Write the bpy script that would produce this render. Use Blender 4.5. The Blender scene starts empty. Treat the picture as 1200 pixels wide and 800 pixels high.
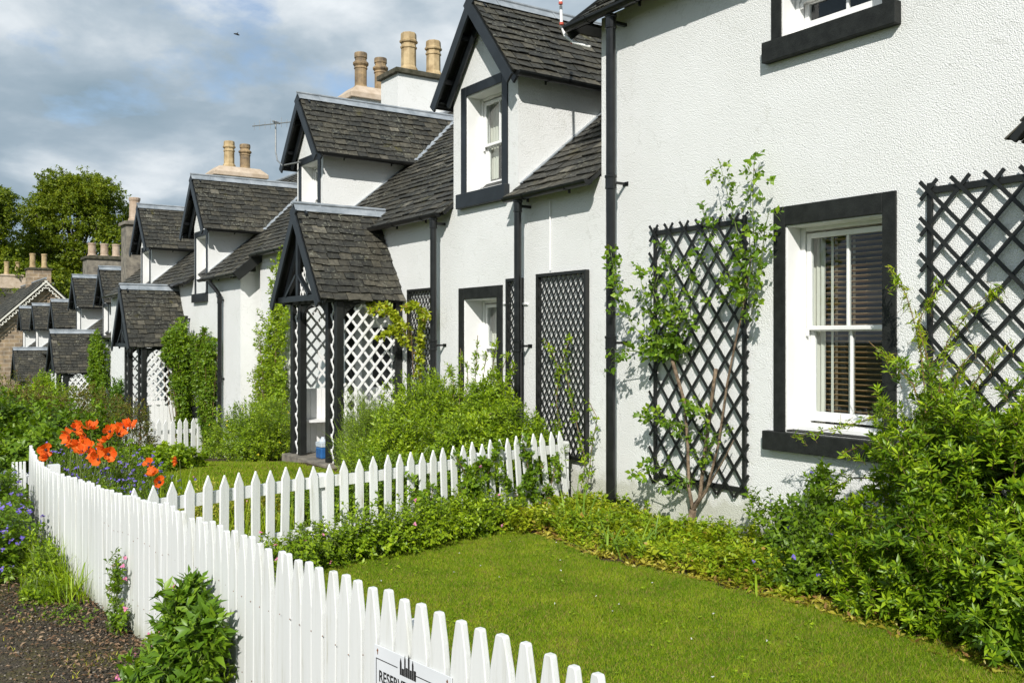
import bpy, bmesh, math, random
import numpy as np
from mathutils import Vector, Matrix
R = math.radians
random.seed(7)
rng = np.random.default_rng(7)
scene = bpy.context.scene
col = scene.collection
EYE = 1.7
FPX, CX, CY = 1118.0, 600.0, 398.0
YAW = math.atan2(0.5606, 0.828)
SY, CYW = math.sin(YAW), math.cos(YAW)

# ------------------------------------------------------------------ camera
cam_d = bpy.data.cameras.new('camera')
cam = bpy.data.objects.new('camera', cam_d); col.objects.link(cam)
cam.location = (0, 0, EYE)
cam.rotation_euler = (R(90), 0, -YAW)
cam_d.sensor_width = 36.0
cam_d.lens = FPX / 1200 * 36
cam_d.shift_y = -2.0 / 1200
cam_d.clip_start = 0.05; cam_d.clip_end = 3000
scene.camera = cam

# ------------------------------------------------------------------ light
SUN = Vector((-0.56, -0.60, 0.58)).normalized()
SUN_EL = math.asin(SUN.z)
SUN_AZ = math.atan2(SUN.x, SUN.y)
sd = bpy.data.lights.new('sun', 'SUN'); so = bpy.data.objects.new('sun', sd); col.objects.link(so)
sd.energy = 4.6; sd.angle = R(0.53); sd.color = (1.0, 0.965, 0.905)
so.rotation_euler = SUN.to_track_quat('Z', 'Y').to_euler(); so.location = (-5, -5, 12)
world = bpy.data.worlds.new('World'); scene.world = world; world.use_nodes = True
scene.view_settings.view_transform = 'Standard'
scene.view_settings.look = 'None'
scene.view_settings.gamma = 1.0
scene.view_settings.use_curve_mapping = False
scene.view_settings.exposure = 0.20
scene.cycles.max_bounces = 8; scene.cycles.transparent_max_bounces = 12
scene.cycles.diffuse_bounces = 4

def nn(nt, t, **k):
    n = nt.nodes.new(t)
    for a, v in k.items():
        if a == 'inp':
            for i, x in v.items(): n.inputs[i].default_value = x
        else: setattr(n, a, v)
    return n
def ramp(nt, stops, fac, interp='LINEAR'):
    n = nt.nodes.new('ShaderNodeValToRGB'); cr = n.color_ramp; cr.interpolation = interp
    while len(cr.elements) < len(stops): cr.elements.new(0.5)
    for e, (p, c) in zip(cr.elements, stops):
        e.position = p; e.color = (c[0], c[1], c[2], 1) if len(c) == 3 else c
    nt.links.new(fac, n.inputs[0]); return n.outputs[0]

def build_world():
    nt = world.node_tree; nt.nodes.clear(); L = nt.links.new
    out = nn(nt, 'ShaderNodeOutputWorld')
    sky = nn(nt, 'ShaderNodeTexSky', sky_type='NISHITA', sun_disc=False, sun_elevation=SUN_EL, sun_rotation=SUN_AZ)
    sky.air_density = 1.0; sky.dust_density = 0.6; sky.ozone_density = 1.5
    bg = nn(nt, 'ShaderNodeBackground'); bg.inputs[1].default_value = 0.12
    L(sky.outputs[0], bg.inputs[0])
    tc = nn(nt, 'ShaderNodeTexCoord')
    sep = nn(nt, 'ShaderNodeSeparateXYZ'); L(tc.outputs['Generated'], sep.inputs[0])
    zz = nn(nt, 'ShaderNodeMath', operation='MAXIMUM'); L(sep.outputs[2], zz.inputs[0]); zz.inputs[1].default_value = 0.0
    za = nn(nt, 'ShaderNodeMath', operation='ADD'); L(zz.outputs[0], za.inputs[0]); za.inputs[1].default_value = 0.30
    dx = nn(nt, 'ShaderNodeMath', operation='DIVIDE'); L(sep.outputs[0], dx.inputs[0]); L(za.outputs[0], dx.inputs[1])
    dy = nn(nt, 'ShaderNodeMath', operation='DIVIDE'); L(sep.outputs[1], dy.inputs[0]); L(za.outputs[0], dy.inputs[1])
    cb = nn(nt, 'ShaderNodeCombineXYZ'); L(dx.outputs[0], cb.inputs[0]); L(dy.outputs[0], cb.inputs[1]); cb.inputs[2].default_value = 3.1
    n1 = nn(nt, 'ShaderNodeTexNoise', inp={'Scale': 2.1, 'Detail': 10, 'Roughness': 0.58, 'Distortion': 0.2}); L(cb.outputs[0], n1.inputs['Vector'])
    n2 = nn(nt, 'ShaderNodeTexNoise', inp={'Scale': 2.4, 'Detail': 7, 'Roughness': 0.52, 'Distortion': 0.15}); L(cb.outputs[0], n2.inputs['Vector'])
    mp = nn(nt, 'ShaderNodeMapping'); mp.inputs['Location'].default_value = (1.3, 5.1, 1.0); L(cb.outputs[0], mp.inputs[0])
    L(mp.outputs[0], n2.inputs['Vector'])
    cov = ramp(nt, [(0.34, (0, 0, 0)), (0.455, (1, 1, 1))], n1.outputs[0])
    ccol = ramp(nt, [(0.34, (0.22, 0.30, 0.365)), (0.46, (0.29, 0.365, 0.43)), (0.53, (0.38, 0.45, 0.51)), (0.61, (0.56, 0.61, 0.65)), (0.73, (0.82, 0.85, 0.87))], n2.outputs[0])
    cbg = nn(nt, 'ShaderNodeBackground'); cbg.inputs[1].default_value = 1.12; L(ccol, cbg.inputs[0])
    mx = nn(nt, 'ShaderNodeMixShader'); L(cov, mx.inputs[0]); L(bg.outputs[0], mx.inputs[1]); L(cbg.outputs[0], mx.inputs[2])
    L(mx.outputs[0], out.inputs[0])
build_world()

# ------------------------------------------------------------------ materials
def newmat(name):
    m = bpy.data.materials.new(name); m.use_nodes = True
    nt = m.node_tree; b = nt.nodes['Principled BSDF']; return m, nt, b
def objco(nt):
    return nn(nt, 'ShaderNodeTexCoord').outputs['Object']
def noise(nt, vec, scale, detail=4, rough=0.55, dist=0.0):
    n = nn(nt, 'ShaderNodeTexNoise', inp={'Scale': scale, 'Detail': detail, 'Roughness': rough, 'Distortion': dist})
    nt.links.new(vec, n.inputs['Vector']); return n.outputs[0]
def mixc(nt, fac, a, b, mode='MIX'):
    n = nn(nt, 'ShaderNodeMix', data_type='RGBA', blend_type=mode)
    for i, v in ((0, fac), (6, a), (7, b)):
        if isinstance(v, (int, float)): n.inputs[i].default_value = v
        elif isinstance(v, tuple): n.inputs[i].default_value = (*v, 1) if len(v) == 3 else v
        else: nt.links.new(v, n.inputs[i])
    return n.outputs[2]
def bump(nt, b, h, strength, dist):
    n = nn(nt, 'ShaderNodeBump'); n.inputs['Strength'].default_value = strength; n.inputs['Distance'].default_value = dist
    nt.links.new(h, n.inputs['Height']); nt.links.new(n.outputs[0], b.inputs['Normal'])
def simple(name, c1, c2, rough=0.5, scale=6.0, bs=0.15, bd=0.004, bscale=40, spec=0.5, metal=0.0, lo=0.35, hi=0.65):
    m, nt, b = newmat(name); v = objco(nt)
    nt.links.new(ramp(nt, [(lo, c1), (hi, c2)], noise(nt, v, scale, 6, 0.6)), b.inputs['Base Color'])
    b.inputs['Roughness'].default_value = rough; b.inputs['Specular IOR Level'].default_value = spec; b.inputs['Metallic'].default_value = metal
    if bs: bump(nt, b, noise(nt, v, bscale, 4, 0.6), bs, bd)
    return m

def roughcast():
    m, nt, b = newmat('white_roughcast'); v = objco(nt)
    big = noise(nt, v, 0.9, 5, 0.6)
    mp = nn(nt, 'ShaderNodeMapping'); mp.inputs['Scale'].default_value = (3, 3, 0.9); nt.links.new(v, mp.inputs[0])
    streak = noise(nt, mp.outputs[0], 1.0, 5, 0.65)
    c = ramp(nt, [(0.25, (0.71, 0.715, 0.69)), (0.6, (0.775, 0.78, 0.765))], big)
    s = ramp(nt, [(0.24, (0.90, 0.90, 0.87)), (0.36, (1, 1, 1))], streak)
    c = mixc(nt, 1.0, c, s, 'MULTIPLY')
    # small dark pits where pebbles of the dash have fallen out
    vo = nn(nt, 'ShaderNodeTexVoronoi', inp={'Scale': 14.0}); nt.links.new(v, vo.inputs['Vector'])
    pit = ramp(nt, [(0.045, (0.40, 0.40, 0.37)), (0.10, (1, 1, 1))], vo.outputs['Distance'])
    sel = ramp(nt, [(0.53, (0, 0, 0)), (0.62, (1, 1, 1))], noise(nt, v, 6.0, 2))
    c = mixc(nt, sel, c, mixc(nt, 1.0, c, pit, 'MULTIPLY'))
    hz = nn(nt, 'ShaderNodeSeparateXYZ'); nt.links.new(v, hz.inputs[0])
    hm_ = nn(nt, 'ShaderNodeMath', operation='MULTIPLY_ADD'); nt.links.new(noise(nt, v, 3.5, 6, 0.7), hm_.inputs[0]); hm_.inputs[1].default_value = -0.55; nt.links.new(hz.outputs[2], hm_.inputs[2])
    c = mixc(nt, 1.0, c, ramp(nt, [(-0.0, (0.74, 0.74, 0.66)), (0.06, (0.93, 0.93, 0.90)), (0.16, (1, 1, 1))], hm_.outputs[0]), 'MULTIPLY')
    crk = ramp(nt, [(0.497, (1, 1, 1)), (0.5, (0.80, 0.80, 0.78)), (0.503, (1, 1, 1))], noise(nt, v, 0.7, 5, 0.6, 0.6))
    c = mixc(nt, 0.6, c, crk, 'MULTIPLY')
    nt.links.new(c, b.inputs['Base Color'])
    b.inputs['Roughness'].default_value = 0.75; b.inputs['Specular IOR Level'].default_value = 0.25
    vb = nn(nt, 'ShaderNodeTexVoronoi', feature='SMOOTH_F1', inp={'Scale': 120.0, 'Randomness': 1.0}); nt.links.new(v, vb.inputs['Vector'])
    iv = nn(nt, 'ShaderNodeMath', operation='MULTIPLY'); nt.links.new(vb.outputs['Distance'], iv.inputs[0]); iv.inputs[1].default_value = -1.0
    ad = nn(nt, 'ShaderNodeMath', operation='MULTIPLY_ADD'); nt.links.new(noise(nt, v, 105, 3, 0.55), ad.inputs[0]); ad.inputs[1].default_value = 1.6
    nt.links.new(iv.outputs[0], ad.inputs[2])
    bump(nt, b, ad.outputs[0], 0.75, 0.0062)
    return m

def slate_mat():
    m, nt, b = newmat('slate'); v = objco(nt)
    geo = nn(nt, 'ShaderNodeNewGeometry')
    rp = geo.outputs['Random Per Island']
    c = ramp(nt, [(0.0, (0.022, 0.023, 0.021)), (0.3, (0.030, 0.030, 0.027)), (0.6, (0.036, 0.035, 0.030)), (0.85, (0.044, 0.042, 0.034)), (0.96, (0.060, 0.057, 0.047)), (1.0, (0.11, 0.105, 0.09))], rp)
    g = ramp(nt, [(0.35, (0.75, 0.75, 0.72)), (0.65, (1.75, 1.66, 1.48))], noise(nt, v, 14, 6, 0.65))
    c = mixc(nt, 1.0, c, g, 'MULTIPLY')
    lich = ramp(nt, [(0.57, (0, 0, 0)), (0.63, (1, 1, 1))], noise(nt, v, 24, 4, 0.6))
    lsel = ramp(nt, [(0.42, (0.12, 0.12, 0.12)), (0.62, (0.75, 0.75, 0.75))], noise(nt, v, 1.6, 3))
    lf = nn(nt, 'ShaderNodeMath', operation='MULTIPLY'); nt.links.new(lich, lf.inputs[0]); nt.links.new(lsel, lf.inputs[1])
    c = mixc(nt, lf.outputs[0], c, (0.22, 0.22, 0.17))
    moss = ramp(nt, [(0.63, (0, 0, 0)), (0.72, (0.6, 0.6, 0.6))], noise(nt, v, 3.2, 6, 0.6, 0.4))
    c = mixc(nt, moss, c, (0.095, 0.085, 0.018))
    nt.links.new(c, b.inputs['Base Color'])
    b.inputs['Roughness'].default_value = 0.62; b.inputs['Specular IOR Level'].default_value = 0.35
    bump(nt, b, noise(nt, v, 45, 5, 0.6), 0.35, 0.006)
    return m

def leafmat(name, dark, mid, light, trans=0.35, rough=0.42, spec=0.4, nscale=2.0, odd=None):
    if name.startswith(('leaf', 'grass')): dark, mid, light = [tuple(min(0.6, q * k) for q, k in zip(cc, (1.78, 1.76, 0.70))) for cc in (dark, mid, light)]
    m, nt, b = newmat(name); v = objco(nt)
    geo = nn(nt, 'ShaderNodeNewGeometry')
    nz = noise(nt, v, nscale, 3, 0.5)
    ma = nn(nt, 'ShaderNodeMath', operation='MULTIPLY_ADD'); nt.links.new(nz, ma.inputs[0]); ma.inputs[1].default_value = 0.9
    mb_ = nn(nt, 'ShaderNodeMath', operation='MULTIPLY'); nt.links.new(geo.outputs['Random Per Island'], mb_.inputs[0]); mb_.inputs[1].default_value = 0.62
    nt.links.new(mb_.outputs[0], ma.inputs[2])
    sb = nn(nt, 'ShaderNodeMath', operation='SUBTRACT'); nt.links.new(ma.outputs[0], sb.inputs[0]); sb.inputs[1].default_value = 0.25
    c = ramp(nt, [(0.05, dark), (0.5, mid), (0.92, light)], sb.outputs[0])
    if odd:
        wn = nn(nt, 'ShaderNodeTexWhiteNoise', noise_dimensions='1D'); nt.links.new(geo.outputs['Random Per Island'], wn.inputs['W'])
        k = ramp(nt, [(1 - odd[1], (0, 0, 0)), (1 - odd[1] + 0.01, (1, 1, 1))], wn.outputs['Value'])
        c = mixc(nt, k, c, odd[0])
    nt.links.new(c, b.inputs['Base Color'])
    b.inputs['Roughness'].default_value = rough; b.inputs['Specular IOR Level'].default_value = spec
    tr = nn(nt, 'ShaderNodeBsdfTranslucent')
    tcol = mixc(nt, 1.0, c, (1.3, 1.25, 0.35), 'MULTIPLY'); nt.links.new(tcol, tr.inputs[0])
    mx = nn(nt, 'ShaderNodeMixShader'); mx.inputs[0].default_value = trans
    nt.links.new(b.outputs[0], mx.inputs[1]); nt.links.new(tr.outputs[0], mx.inputs[2])
    nt.links.new(mx.outputs[0], nt.nodes['Material Output'].inputs[0])
    return m

def fence_mat():
    m, nt, b = newmat('fence_white_paint'); v = objco(nt)
    mp = nn(nt, 'ShaderNodeMapping'); mp.inputs['Scale'].default_value = (22, 22, 1.6); nt.links.new(v, mp.inputs[0])
    st = noise(nt, mp.outputs[0], 1.0, 6, 0.7)
    geo = nn(nt, 'ShaderNodeNewGeometry')
    c = ramp(nt, [(0.0, (0.60, 0.61, 0.59)), (0.5, (0.69, 0.70, 0.69)), (1.0, (0.74, 0.75, 0.745))], geo.outputs['Random Per Island'])
    c = mixc(nt, 1.0, c, ramp(nt, [(0.29, (0.58, 0.55, 0.44)), (0.37, (0.90, 0.895, 0.86)), (0.47, (1, 1, 1))], st), 'MULTIPLY')
    sz = nn(nt, 'ShaderNodeSeparateXYZ'); nt.links.new(v, sz.inputs[0])
    ad = nn(nt, 'ShaderNodeMath', operation='MULTIPLY_ADD'); nt.links.new(noise(nt, v, 9, 5, 0.7), ad.inputs[0]); ad.inputs[1].default_value = 0.28; nt.links.new(sz.outputs[2], ad.inputs[2])
    c = mixc(nt, 1.0, c, ramp(nt, [(0.10, (0.50, 0.52, 0.36)), (0.24, (0.93, 0.93, 0.88)), (0.34, (1, 1, 1))], ad.outputs[0]), 'MULTIPLY')
    nt.links.new(c, b.inputs['Base Color']); b.inputs['Roughness'].default_value = 0.5
    bump(nt, b, st, 0.6, 0.004)
    return m

def glass_mat():
    m = bpy.data.materials.new('window_glass'); m.use_nodes = True; nt = m.node_tree; nt.nodes.clear()
    out = nn(nt, 'ShaderNodeOutputMaterial'); tr = nn(nt, 'ShaderNodeBsdfTransparent'); tr.inputs[0].default_value = (0.82, 0.86, 0.85, 1)
    gl = nn(nt, 'ShaderNodeBsdfGlossy'); gl.inputs['Roughness'].default_value = 0.01
    lw = nn(nt, 'ShaderNodeLayerWeight'); pw = nn(nt, 'ShaderNodeMath', operation='POWER'); nt.links.new(lw.outputs['Facing'], pw.inputs[0]); pw.inputs[1].default_value = 3.0
    fr = nn(nt, 'ShaderNodeMath', operation='MULTIPLY_ADD'); nt.links.new(pw.outputs[0], fr.inputs[0]); fr.inputs[1].default_value = 0.75; fr.inputs[2].default_value = 0.07
    mx = nn(nt, 'ShaderNodeMixShader'); nt.links.new(fr.outputs[0], mx.inputs[0]); nt.links.new(tr.outputs[0], mx.inputs[1]); nt.links.new(gl.outputs[0], mx.inputs[2])
    nt.links.new(mx.outputs[0], out.inputs[0]); return m

def lawn_mat():
    m, nt, b = newmat('lawn_turf'); v = objco(nt)
    a = noise(nt, v, 2.3, 6, 0.65)
    f = noise(nt, v, 90, 4, 0.7)
    c = ramp(nt, [(0.32, (0.06, 0.12, 0.010)), (0.5, (0.11, 0.18, 0.012)), (0.66, (0.22, 0.19, 0.05))], a)
    c = mixc(nt, 1.0, c, ramp(nt, [(0.3, (0.45, 0.5, 0.4)), (0.7, (1.3, 1.25, 1.1))], f), 'MULTIPLY')
    nt.links.new(c, b.inputs['Base Color']); b.inputs['Roughness'].default_value = 0.9; b.inputs['Specular IOR Level'].default_value = 0.1
    bump(nt, b, f, 0.8, 0.02); return m

def gravel_mat():
    m, nt, b = newmat('gravel_path'); v = objco(nt)
    a = noise(nt, v, 1.6, 5, 0.6); f = noise(nt, v, 60, 5, 0.7)
    c = ramp(nt, [(0.35, (0.026, 0.020, 0.011)), (0.55, (0.054, 0.041, 0.024)), (0.7, (0.085, 0.066, 0.042))], f)
    c = mixc(nt, ramp(nt, [(0.46, (0, 0, 0)), (0.60, (0.85, 0.85, 0.85))], a), c, mixc(nt, f, (0.035, 0.030, 0.005), (0.11, 0.09, 0.012)))
    nt.links.new(c, b.inputs['Base Color']); b.inputs['Roughness'].default_value = 0.9
    vo = nn(nt, 'ShaderNodeTexVoronoi', inp={'Scale': 70.0}); nt.links.new(v, vo.inputs['Vector'])
    bump(nt, b, vo.outputs['Distance'], 0.8, 0.012); return m

def stonewall_mat():
    m, nt, b = newmat('coursed_stone'); tc = nn(nt, 'ShaderNodeTexCoord'); v = tc.outputs['Object']
    mp = nn(nt, 'ShaderNodeMapping'); mp.inputs['Rotation'].default_value = (R(90), 0, 0); nt.links.new(v, mp.inputs[0])
    sp = nn(nt, 'ShaderNodeSeparateXYZ'); nt.links.new(v, sp.inputs[0])
    ad = nn(nt, 'ShaderNodeMath', operation='ADD'); nt.links.new(sp.outputs[0], ad.inputs[0]); nt.links.new(sp.outputs[1], ad.inputs[1])
    cb = nn(nt, 'ShaderNodeCombineXYZ'); nt.links.new(ad.outputs[0], cb.inputs[0]); nt.links.new(sp.outputs[2], cb.inputs[1])
    br = nn(nt, 'ShaderNodeTexBrick', inp={'Scale': 1.0, 'Mortar Size': 0.018, 'Brick Width': 0.55, 'Row Height': 0.24, 'Bias': 0.0})
    br.inputs['Color1'].default_value = (0.36, 0.27, 0.17, 1); br.inputs['Color2'].default_value = (0.20, 0.155, 0.11, 1); br.inputs['Mortar'].default_value = (0.40, 0.34, 0.27, 1)
    nt.links.new(cb.outputs[0], br.inputs['Vector'])
    c = mixc(nt, 1.0, br.outputs['Color'], ramp(nt, [(0.3, (0.6, 0.6, 0.6)), (0.7, (1.3, 1.25, 1.2))], noise(nt, v, 3, 5, 0.6)), 'MULTIPLY')
    nt.links.new(c, b.inputs['Base Color']); b.inputs['Roughness'].default_value = 0.85
    return m

M = dict(
    rough=roughcast(), slate=slate_mat(), fence=fence_mat(), glass=glass_mat(), lawn=lawn_mat(), gravel=gravel_mat(), stonewall=stonewall_mat(),
    white=simple('white_gloss_paint', (0.76, 0.76, 0.74), (0.82, 0.82, 0.81), 0.4, 3, 0.08),
    cream=simple('cream_paint', (0.62, 0.60, 0.52), (0.72, 0.70, 0.62), 0.5, 3, 0.08),
    black=simple('black_paint', (0.006, 0.007, 0.006), (0.012, 0.013, 0.012), 0.5, 8, 0.25, 0.003, 60),
    band=simple('black_rough_band', (0.009, 0.010, 0.009), (0.018, 0.020, 0.018), 0.6, 12, 0.5, 0.006, 70, 0.3),
    iron=simple('black_gloss_iron', (0.005, 0.0055, 0.0055), (0.012, 0.013, 0.013), 0.28, 9, 0.2, 0.003, 50, 0.45),
    barge=simple('blue_black_board_paint', (0.008, 0.010, 0.012), (0.015, 0.019, 0.022), 0.42, 5, 0.2, 0.003, 60),
    lead=simple('lead_flashing', (0.22, 0.25, 0.275), (0.38, 0.41, 0.435), 0.55, 5, 0.2, 0.004, 25, 0.5, 0.25),
    buff=simple('buff_fireclay', (0.27, 0.185, 0.085), (0.50, 0.38, 0.21), 0.7, 5, 0.3, 0.006, 30),
    terra=simple('pale_terracotta', (0.32, 0.23, 0.155), (0.48, 0.38, 0.29), 0.7, 5, 0.3, 0.006, 30),
    sooty=simple('sooty_fireclay', (0.10, 0.075, 0.05), (0.36, 0.25, 0.13), 0.75, 4, 0.3, 0.006, 30),
    cope=simple('sandstone_cope', (0.40, 0.31, 0.22), (0.56, 0.46, 0.36), 0.85, 4, 0.4, 0.008, 30),
    greystone=simple('grey_stone', (0.11, 0.10, 0.085), (0.27, 0.24, 0.19), 0.9, 5, 0.5, 0.01, 14),
    mossy=simple('mossy_cope', (0.030, 0.030, 0.014), (0.095, 0.085, 0.06), 0.9, 8, 0.5, 0.01, 30),
    soil=simple('soil', (0.030, 0.020, 0.012), (0.085, 0.060, 0.036), 0.95, 9, 0.9, 0.03, 25, 0.1),
    turf=simple('rough_ground', (0.030, 0.040, 0.010), (0.075, 0.095, 0.02), 0.95, 3, 0.9, 0.03, 12, 0.1),
    wood=simple('blind_wood', (0.42, 0.27, 0.13), (0.56, 0.38, 0.20), 0.4, 14, 0.1),
    bark=simple('bark', (0.085, 0.055, 0.032), (0.26, 0.19, 0.125), 0.85, 24, 1.0, 0.012, 70),
    treebark=simple('tree_bark', (0.05, 0.045, 0.035), (0.13, 0.11, 0.09), 0.9, 2, 0.6, 0.03, 12),
    stem=simple('green_stem', (0.07, 0.11, 0.02), (0.16, 0.20, 0.05), 0.5, 12, 0.0),
    redstem=simple('brown_stem', (0.09, 0.05, 0.02), (0.20, 0.13, 0.05), 0.6, 12, 0.0),
    dark=simple('dark_interior', (0.010, 0.011, 0.012), (0.02, 0.02, 0.022), 0.8, 2, 0.0),
    inner=simple('light_stop_grey', (0.10, 0.11, 0.12), (0.15, 0.16, 0.17), 0.8, 2, 0.0),
    steel=simple('galvanised_metal', (0.30, 0.31, 0.31), (0.46, 0.47, 0.47), 0.4, 10, 0.0, metal=0.7),
    blueplastic=simple('blue_liquid_plastic', (0.02, 0.09, 0.26), (0.03, 0.13, 0.34), 0.25, 6, 0.0),
    clearplastic=simple('milky_plastic', (0.45, 0.50, 0.55), (0.55, 0.60, 0.66), 0.3, 6, 0.0),
    signwhite=simple('sign_plate', (0.62, 0.64, 0.66), (0.68, 0.70, 0.72), 0.35, 4, 0.0),
    ink=simple('sign_ink', (0.012, 0.012, 0.012), (0.02, 0.02, 0.02), 0.5, 4, 0.0),
    rust=simple('rusty_iron', (0.10, 0.035, 0.012), (0.22, 0.09, 0.03), 0.8, 30, 0.2),
    red=simple('red_tape', (0.45, 0.06, 0.03), (0.55, 0.09, 0.05), 0.5, 30, 0.0),
    poppy=leafmat('poppy_petal', (0.80, 0.10, 0.015), (0.90, 0.16, 0.022), (0.95, 0.23, 0.04), 0.40, 0.5, 0.2, 3),
    poppydark=simple('poppy_centre', (0.012, 0.008, 0.014), (0.03, 0.02, 0.03), 0.7, 30, 0.0),
    pink=leafmat('pink_petal', (0.60, 0.16, 0.36), (0.70, 0.22, 0.44), (0.76, 0.32, 0.54), 0.3, 0.5, 0.2, 3),
    violet=leafmat('violet_petal', (0.12, 0.08, 0.46), (0.17, 0.13, 0.58), (0.26, 0.21, 0.68), 0.3, 0.5, 0.2, 3),
    yellow=leafmat('yellow_petal', (0.62, 0.46, 0.02), (0.74, 0.58, 0.03), (0.80, 0.66, 0.06), 0.3, 0.5, 0.2, 3),
    bluef=leafmat('blue_petal', (0.02, 0.12, 0.40), (0.03, 0.18, 0.50), (0.08, 0.26, 0.6), 0.3, 0.5, 0.2, 3),
    bird=simple('dark_feather', (0.02, 0.02, 0.02), (0.04, 0.04, 0.04), 0.7, 10, 0.0),
)
LM = dict(
    bright=leafmat('leaf_bright', (0.055, 0.105, 0.010), (0.125, 0.195, 0.016), (0.22, 0.29, 0.028)),
    shrub=leafmat('leaf_glossy_shrub', (0.024, 0.058, 0.007), (0.085, 0.150, 0.012), (0.24, 0.32, 0.030), 0.28, 0.40, 0.35, 1.6),
    mid=leafmat('leaf_mid', (0.035, 0.075, 0.010), (0.075, 0.135, 0.016), (0.14, 0.21, 0.024)),
    deep=leafmat('leaf_deep', (0.020, 0.048, 0.009), (0.042, 0.090, 0.014), (0.085, 0.15, 0.022), 0.3),
    rose=leafmat('leaf_rose', (0.035, 0.075, 0.012), (0.070, 0.135, 0.020), (0.16, 0.23, 0.035), 0.3, 0.40, 0.35, 3),
    lime=leafmat('leaf_lime', (0.09, 0.13, 0.012), (0.17, 0.21, 0.022), (0.28, 0.30, 0.05), 0.35, odd=((0.42, 0.28, 0.06), 0.04)),
    brownish=leafmat('leaf_bronze_hedge', (0.040, 0.050, 0.012), (0.080, 0.090, 0.018), (0.13, 0.13, 0.03), 0.3, odd=((0.16, 0.08, 0.03), 0.25)),
    strap=leafmat('leaf_strap', (0.060, 0.11, 0.025), (0.10, 0.17, 0.045), (0.17, 0.25, 0.08), 0.3, 0.35),
    straw=leafmat('leaf_straw', (0.16, 0.17, 0.04), (0.26, 0.25, 0.07), (0.40, 0.36, 0.14), 0.35),
    grass=leafmat('grass_blade', (0.050, 0.098, 0.010), (0.105, 0.172, 0.014), (0.215, 0.250, 0.040), 0.35, 0.5, 0.15, 2.6, odd=((0.36, 0.27, 0.09), 0.15)),
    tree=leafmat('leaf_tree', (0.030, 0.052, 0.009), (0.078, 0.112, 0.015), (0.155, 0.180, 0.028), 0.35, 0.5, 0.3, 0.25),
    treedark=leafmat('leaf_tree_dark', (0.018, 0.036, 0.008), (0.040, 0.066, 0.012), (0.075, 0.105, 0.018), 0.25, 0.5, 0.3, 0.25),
    litter=leafmat('dead_leaf', (0.10, 0.055, 0.03), (0.20, 0.12, 0.07), (0.36, 0.26, 0.17), 0.1, 0.8, 0.1, 5),
    yellowing=leafmat('leaf_yellowing', (0.10, 0.11, 0.02), (0.22, 0.19, 0.05), (0.36, 0.31, 0.14), 0.35, odd=((0.30, 0.17, 0.06), 0.15)),
)

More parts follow.
